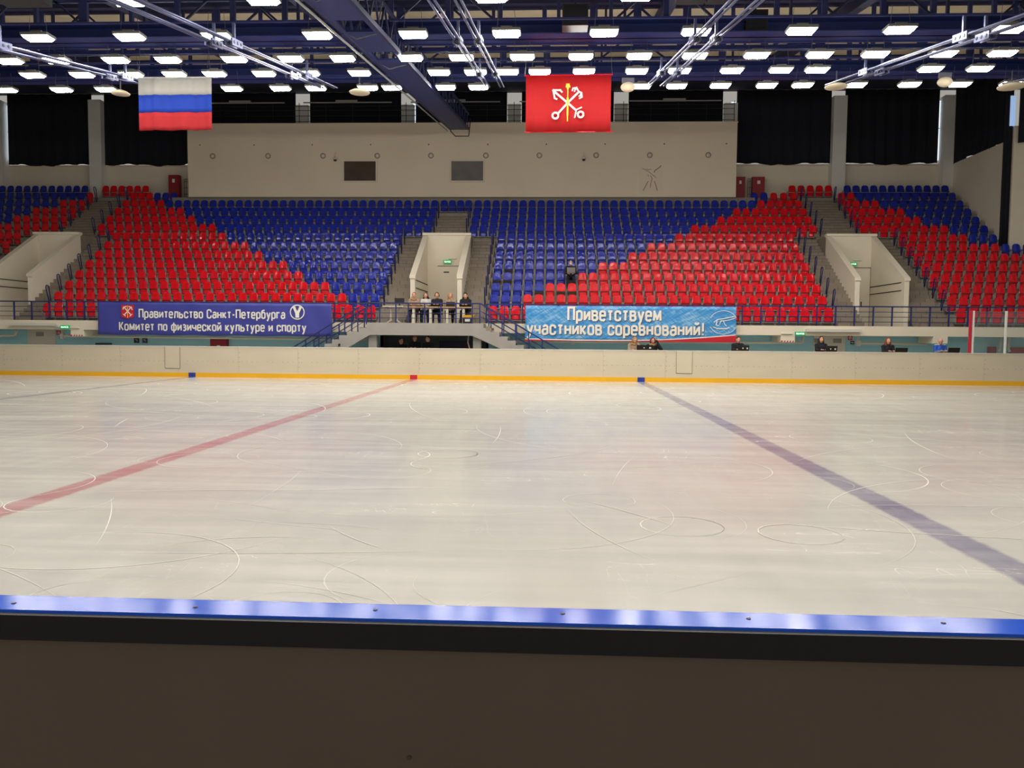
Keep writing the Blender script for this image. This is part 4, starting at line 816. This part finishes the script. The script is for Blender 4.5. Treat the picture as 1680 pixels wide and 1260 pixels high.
t = thing('tool_case', 'black tool case with a yellow lid on the balcony floor', 'case', (-3.28, 32.1, 2.166)); MB().box(-.2, .2, -.12, .12, 0, .24).build('body', 'black', t); MB().prism([(-.22, .24), (.22, .24), (.3, .36), (-.16, .34)], -.13, .13, 'y').build('lid', 'orange', t); MB().box(-.1, .1, -.125, -.12, .08, .18).build('sign', 'sticker', t)
def chair(x, y, z, label, h=.44):
    t = thing('stacking_chair', label, 'chair', (x, y, z), 0, 'chairs behind the balcony table'); MB().box(-.21, .21, -.2, .2, h-.04, h).build('seat', 'blackcloth', t); MB().box(-.2, .2, .22, .25, h+.1, h+.4).build('backrest', 'blackcloth', t)
    for sx in (-.19, .19):
        for sy in (-.18, .235): MB().tube([(sx, sy, 0), (sx, sy, h if sy < 0 else h+.4)], .012, 6).build('leg', 'black', t)
def laptop(x, y, z, w, h, rz, label, mm='screen', mark=True):
    t = thing('laptop', label, 'laptop', (x, y, z), rz); MB().box(-w/2, w/2, 0, w*.62, 0, .018).build('keyboard_base', mm, t)
    d = MB(); d.prism([(.0, .018), (-.015, .018), (-.07, h), (-.055, h)], -w/2, w/2, 'x'); d = d.build('screen_lid', mm, t)
    if mark: MB().box(-.05, -.01, -.052, -.046, h*.45, h*.62).build('sticker', 'sticker', d); MB().box(w*.26, w*.38, -.052, -.046, h*.4, h*.64).build('sticker', 'sticker', d)
tag(MB().box(2.6, 15.9, 30.42, 31.05, 1.12, 1.16).build('tabletop', 'wood', thing('judges_desk', 'long narrow desk right behind the far boards', 'desk', (0, 0, 0))))
dk_ = bpy.data.objects['judges_desk']
for x in (2.7, 5.4, 8.1, 10.8, 13.4, 15.8): MB().box(x-.03, x+.03, 30.5, 31.0, .45, 1.12).build('leg', 'black', dk_)
bn = thing('bench', 'long low bench behind the desk at the far boards', 'bench', (0, 0, 0)); MB().box(2.4, 16.2, 31.25, 31.75, .76, .80).build('seat', 'wood', bn)
for x in (2.6, 6, 9.3, 12.6, 16): MB().box(x-.03, x+.03, 31.28, 31.56, .45, .76).build('leg', 'black', bn)
bn = thing('bench', 'low bench in the dark recess under the balcony', 'bench', (0, 0, 0)); MB().box(-6.7, -4.4, 32.65, 33.0, .64, .68).build('seat', 'wood', bn)
for x in (-6.5, -5.5, -4.6): MB().box(x-.03, x+.03, 32.68, 32.96, .45, .64).build('leg', 'black', bn)
laptop(3.64, 30.64, 1.16, .62, .22, 0, 'wide black laptop between the two fur-collared people at the boards'); laptop(7.35, 30.64, 1.16, .42, .25, .05, 'black laptop in front of the person bent under the banner end')
laptop(10.62, 30.64, 1.16, .42, .25, -.05, 'black laptop in front of the long-haired woman in black'); laptop(13.2, 30.64, 1.16, .45, .2, 0, 'black laptop in front of the red-haired person', mark=False); laptop(15.12, 30.64, 1.16, .42, .22, 0, 'black laptop in front of the man in blue and white', mark=False)
laptop(-4.02, 32.5, 2.846, .36, .2, 0, 'black laptop on the balcony table in front of the woman', mark=False)

# ------------------------------------------------------------------ people
SKIN = mat('skin', rgb(214, 160, 134), .55, noise=.05, scale=9); EYE = mat('eye_dark', rgb(40, 30, 28), .4); LIP = mat('lips', rgb(184, 112, 98), .5)
HAIRS = {k: mat('hair_'+k, rgb(*c), .6, noise=.25, scale=40) for k, c in dict(black=(24, 20, 20), brown=(70, 44, 30), ginger=(140, 66, 36), blonde=(168, 128, 84), grey=(150, 140, 130), redcap=(176, 36, 40), darkred=(92, 36, 34)).items()}
def remesh(mb, voxel, mats, name, parent, paint=None):
    me = mb.mesh('raw', 'white'); o = bpy.data.objects.new('raw', me); COL.objects.link(o); md = o.modifiers.new('r', 'REMESH'); md.mode = 'VOXEL'; md.voxel_size = voxel
    sm = o.modifiers.new('s', 'SMOOTH'); sm.factor = .5; sm.iterations = 3
    dg = bpy.context.evaluated_depsgraph_get(); dg.update(); new = bpy.data.meshes.new_from_object(o.evaluated_get(dg)); bpy.data.objects.remove(o); bpy.data.meshes.remove(me)
    new.name = name; new.materials.clear()
    for k in mats: new.materials.append(M[k] if isinstance(k, str) else k)
    idx = [0]*len(new.polygons)
    if paint:
        for p in new.polygons: idx[p.index] = paint(p.center)
    new.polygons.foreach_set('material_index', idx); new.polygons.foreach_set('use_smooth', [True]*len(idx)); new.update()
    r_ = bpy.data.objects.new(name, new); COL.objects.link(r_); r_.parent = parent; return r_
def person(label, loc, top, legs='blackcloth', hair='brown', style='short', lean=.0, nod=0., turn=0., rz=0., arms='desk', hood=None, mask=False, scale=1., fur=None, stripe=None, headset=False, legless=False):
    """Seated figure facing -Y; loc is the middle of the seat surface."""
    t = thing('person', label, 'person', loc, rz); t.scale = (scale,)*3
    L = lambda z: -lean*z                               # forward lean with height
    sh = [Vector((s*.165, L(.5)-.0, .52)) for s in (-1, 1)]; neck = Vector((0, L(.56), .58)); hr = Matrix.Rotation(turn, 3, 'Z') @ Matrix.Rotation(nod, 3, 'X'); hb = neck+Vector((0, -.01, .04))
    H = lambda x, y, z: hb+hr @ Vector((x, y, z)); hc = H(0, -.02, .12)
    wr, el = [], []
    for i, s in enumerate((-1, 1)):
        if arms == 'desk': el.append(Vector((s*.205, -.12+L(.3), .33))); wr.append(Vector((s*.10, -.36+L(.3), .36)))
        elif arms == 'chin' and s > 0: el.append(Vector((s*.22, -.26+L(.3), .3))); wr.append(H(.05, -.12, -.03))
        elif arms == 'chin': el.append(Vector((s*.205, -.15+L(.3), .33))); wr.append(Vector((s*.04, -.36+L(.3), .36)))
        elif arms == 'head' and s > 0: el.append(Vector((s*.32, -.22+L(.3), .38))); wr.append(H(.12, -.08, .15))
        elif arms == 'head': el.append(Vector((s*.205, -.12+L(.3), .33))); wr.append(Vector((s*.10, -.36+L(.3), .36)))
        else: el.append(Vector((s*.25, -.1+L(.3), .27))); wr.append(Vector((s*.13, -.36, .24)))
    hips = [Vector((s*.09, .0, .09)) for s in (-1, 1)]; knees = [Vector((s*.13, -.42, .07)) for s in (-1, 1)]; ank = [Vector((s*.13, -.40, -.36)) for s in (-1, 1)]
    b = MB()
    b.ell(hc, (.076, .094, .115), 16, 12, 0, hr); b.ell(H(0, -.045, .055), (.055, .055, .062), 12, 8, 0, hr)
    b.cap(H(0, -.108, .125), H(0, -.128, .095), .012, .017); b.ell(H(0, -.105, .065), (.026, .012, .012), 8, 6, 0, hr)
    for s in (-1, 1): b.ell(H(s*.079, .0, .11), (.012, .022, .034), 8, 6, 0, hr)
    b.cap(neck-Vector((0, 0, .05)), H(0, .01, .05), .056, .05)
    b.cap((0, .0, .14), (0, L(.42), .42), .13, .14); b.cap(sh[0], sh[1], .065); b.ell((0, L(.35), .36), (.17, .11, .19))
    for i in (0, 1):
        b.cap(sh[i], el[i], .05, .04); b.cap(el[i], wr[i], .038, .027); d = (wr[i]-el[i]).normalized(); sd = d.cross(Vector((0, 0, 1))).normalized(); sd = sd if sd.length > .1 else Vector((1, 0, 0)); up = sd.cross(d)
        pc = wr[i]+d*.045; b.cap(wr[i], pc+sd*.018, .026, .02); b.cap(wr[i], pc-sd*.018, .026, .02); inward = -1 if i else 1
        for q, ln in ((-.028, .058), (-.0095, .07), (.0095, .066), (.028, .052)):
            k0 = wr[i]+d*.075+sd*q; k1 = k0+d*ln*.55-up*.008; b.cap(k0, k1, .0095, .009, 8); b.cap(k1, k1+d*ln*.4-up*.022, .009, .008, 8)
        b.cap(wr[i]+d*.02+sd*.022*inward*-1, wr[i]+d*.07+sd*.055*inward*-1-up*.01, .012, .0095, 8)
        b.cap(hips[i], knees[i], .08, .055); b.cap(knees[i], ank[i], .052, .036); b.cap(ank[i]+Vector((0, .02, -.05)), ank[i]+Vector((0, -.15, -.06)), .035, .03)
    eyes = [H(s*.032, -.088, .135) for s in (-1, 1)]; brow = [H(s*.032, -.094, .158) for s in (-1, 1)]; mouth = H(0, -.108, .066)
    def paint(c):
        for e in eyes:
            if (c-e).length < .0125: return 1
        for e in brow:
            if abs((c-e).z) < .005 and (c-e).length < .02: return 1
        if abs((c-mouth).z) < .007 and (c-mouth).length < .022: return 2
        return 0
    remesh(b, .0095, [SKIN, EYE, LIP], 'body', t, paint)
    # clothing
    j = MB(); j.cap((0, .0, .18), (0, L(.42), .42), .165, .165); j.ell((0, L(.36), .36), (.19, .145, .2)); j.cap(sh[0], sh[1], .085); j.cap(neck-Vector((0, 0, .1)), neck+Vector((0, .01, .0)), .1, .075)
    for i in (0, 1): j.cap(sh[i], el[i], .075, .058); j.cap(el[i], wr[i]-(wr[i]-el[i]).normalized()*.02, .06, .045)
    jm = [top]+([stripe] if stripe else [])
    remesh(j, .017, jm, 'jacket', t, (lambda c: 1 if abs(c.z-.36+.5*abs(c.x)*.6) < .035 and c.y < .1 or c.z > .575 else 0) if stripe else None)
    if not legless:
        g = MB(); g.cap((-.06, .02, .115), (.06, .02, .115), .11)
        for i in (0, 1): g.cap(hips[i], knees[i], .098, .075); g.cap(knees[i], ank[i]+Vector((0, 0, .03)), .072, .056)
        remesh(g, .017, [legs], 'trousers', t)
        for i in (0, 1): s = MB(); s.cap(ank[i]+Vector((0, .02, -.045)), ank[i]+Vector((0, -.17, -.055)), .045, .038); s.build('shoe', 'black', t, True)
    # hair
    hm = MB(); HC = H(0, .008, .135)
    def shell(grow, cut):
        nu, nv = 20, 12; v = []
        for jj in range(nv+1):
            th = math.pi*jj/nv
            for ii in range(nu):
                a = 2*math.pi*ii/nu; x, y, z = .084*grow*math.sin(th)*math.cos(a), .1*grow*math.sin(th)*math.sin(a), .112*grow*math.cos(th)
                face = (y < -.03 and z < cut) or (style in ('short', 'cap') and z < .0 and y < .035)
                if face or z < -.06: x, y, z = x*.8, y*.7, max(z, -.06)*.8
                v.append(HC+hr @ Vector((x, y, z)))
        hm.add(v, [(q*nu+i, (q+1)*nu+i, (q+1)*nu+(i+1) % nu, q*nu+(i+1) % nu) for q in range(nv) for i in range(nu)])
    if style == 'bald': shell(1.0, .2)
    else: shell(1.05, .055)
    if style in ('long', 'mid'):
        dn = .42 if style == 'long' else .2
        for s in (-1, 0, 1): hm.cap(H(s*.06, .05, .13), Vector((s*.085, L(.5)+.085, .68-dn)), .05, .035)
        for s in (-1, 1): hm.cap(H(s*.075, -.01, .15), Vector((s*.1, L(.5)-.05, .70-dn)), .03, .022)
    hs = hm.build('hair', HAIRS[hair], t, True)
    if style == 'cap': hs.name = 'cap'; q = MB(); q.ell(H(0, -.1, .175), (.075, .075, .012), 14, 6, 0, hr); q.build('cap_peak', HAIRS[hair], hs, True)
    if style == 'bald': bpy.data.objects.remove(hs); q = MB(); [q.ell(H(s*.07, .035, .1), (.018, .05, .045), 8, 6, 0, hr) for s in (-1, 1)]; q.ell(H(0, .085, .1), (.06, .02, .05), 10, 6, 0, hr); q.build('hair', HAIRS[hair], t, True)
    if hood: q = MB(); q.ell(neck+Vector((0, .08, .03)), (.15, .1, .11), 16, 10); q.build('hood', hood, t, True)
    if fur: q = MB(); [q.ell(neck+Vector((.13*math.cos(a), .02+.11*math.sin(a), -.015+.02*math.sin(5*a))), (.042, .042, .045), 8, 6) for a in [i*.33 for i in range(19)]]; q.build('fur_collar', fur, t, True)
    if mask: q = MB(); q.ell(H(0, -.078, .068), (.062, .058, .055), 14, 10, 0, hr); q.build('face_mask', 'sticker', t, True)
    if headset:
        q = MB(); q.tube([H(.09*math.cos(a), .0, .13+.115*math.sin(a)) for a in [math.pi*i/10 for i in range(11)]], .008, 6); [q.ell(H(s*.088, 0, .11), (.02, .035, .04), 8, 6) for s in (-1, 1)]; q.tube([H(.08, -.02, .09), H(.06, -.1, .06), H(.02, -.125, .055)], .006, 5); q.build('headset', 'black', t, True)
    return t
M['beige'] = mat('beige_jacket', rgb(166, 142, 118), .85, noise=.15, scale=12); M['whitejk'] = mat('white_jacket', rgb(206, 202, 194), .8, noise=.1, scale=12); M['tan'] = mat('fur_tan', rgb(176, 146, 104), .9, noise=.4, scale=60); M['jeans'] = mat('jeans', rgb(48, 60, 96), .8, noise=.2, scale=20); M['sport'] = mat('blue_sport_jacket', rgb(30, 88, 190), .6, noise=.06, scale=8); M['greycl'] = mat('grey_trousers', rgb(72, 66, 64), .85, noise=.1, scale=12)
SEAT = [(-5.62, 'person in a beige fur-hooded jacket, first from the left at the balcony table', dict(top='beige', hair='ginger', legs='greycl', fur='tan', hood='beige', lean=.3)),
 (-5.17, 'dark-haired person in a white jacket with black hood at the balcony table', dict(top='whitejk', hair='black', legs='jeans', hood='blackcloth', lean=.25, headset=True)),
 (-4.67, 'person in black with a headset, in the middle of the balcony table', dict(top='blackcloth', hair='brown', headset=True, lean=.2)),
 (-4.14, 'woman with light brown hair behind the laptop on the balcony', dict(top='beige', hair='blonde', style='mid', arms='chin', lean=.35, turn=.3, nod=.1)),
 (-3.48, 'dark-haired person in a black puffer jacket looking down, last at the balcony table', dict(top='blackcloth', hair='black', hood='blackcloth', lean=.25, nod=.3))]
for x, lb, kw in SEAT:
    yy = 33.48 if x in (-5.17, -4.14) else 33.25
    chair(x, yy, 2.166, 'black chair under the '+{0: 'beige-jacketed', 1: 'white-jacketed', 2: 'headset-wearing', 3: 'light-haired', 4: 'puffer-jacketed'}[[s[0] for s in SEAT].index(x)]+' sitter on the balcony', .42); person(lb, (x, yy, 2.166+.43), **kw)
person('masked person in black holding a grey laptop, alone among the seats', (MANX, RY(4)-.22, RZ(4)+.45), top='blackcloth', hair='brown', mask=True, lean=.08, arms='lap')
laptop(MANX, RY(4)-.98, RZ(4)+.68, .36, .24, 0, 'grey laptop on the lap of the masked person in the seats', 'paper', False)
BZ = .9
for lb, x, z, kw in (('blonde person with a fur collar bent over at the boards, left of the wide laptop', 3.32, -.06, dict(top='beige', hair='blonde', style='mid', fur='tan', lean=.32, nod=.5, turn=.2)), ('dark red-haired woman resting her head on her hand at the boards', 4.04, -.08, dict(top='blackcloth', hair='darkred', style='mid', fur='tan', lean=.3, nod=.3, arms='head')),
    ('brown-haired person in black bent behind a laptop under the banner end', 7.28, -.02, dict(top='blackcloth', hair='brown', lean=.35, nod=.3)), ('woman with long black hair in a black coat at the boards', 10.48, .0, dict(top='blackcloth', hair='black', style='long', lean=.1)),
    ('red-haired person in black behind a laptop at the boards', 13.0, -.03, dict(top='blackcloth', hair='ginger', style='mid', lean=.15)), ('balding man in a blue and white jacket looking down at the boards', 14.93, .0, dict(top='sport', hair='grey', style='bald', lean=.25, nod=.6, turn=-.3, stripe='whitejk'))):
    person(lb, (x, 31.58 if x < 5 else 31.42, BZ+z), legs='blackcloth', **kw)
for lb, x, z, kw in (('brown-haired person sitting low in the dark recess under the balcony', -6.12, -.16, dict(top='blackcloth', hair='brown', nod=.2, turn=.6)), ('person in a red cap and black jacket under the balcony', -5.54, -.05, dict(top='blackcloth', hair='redcap', style='cap', turn=.4)), ('dark-haired man in a dark jacket in front of the red-capped person', -4.98, -.07, dict(top='blackcloth', hair='black', turn=-.7))):
    person(lb, (x, 32.8, .86+z), **kw)
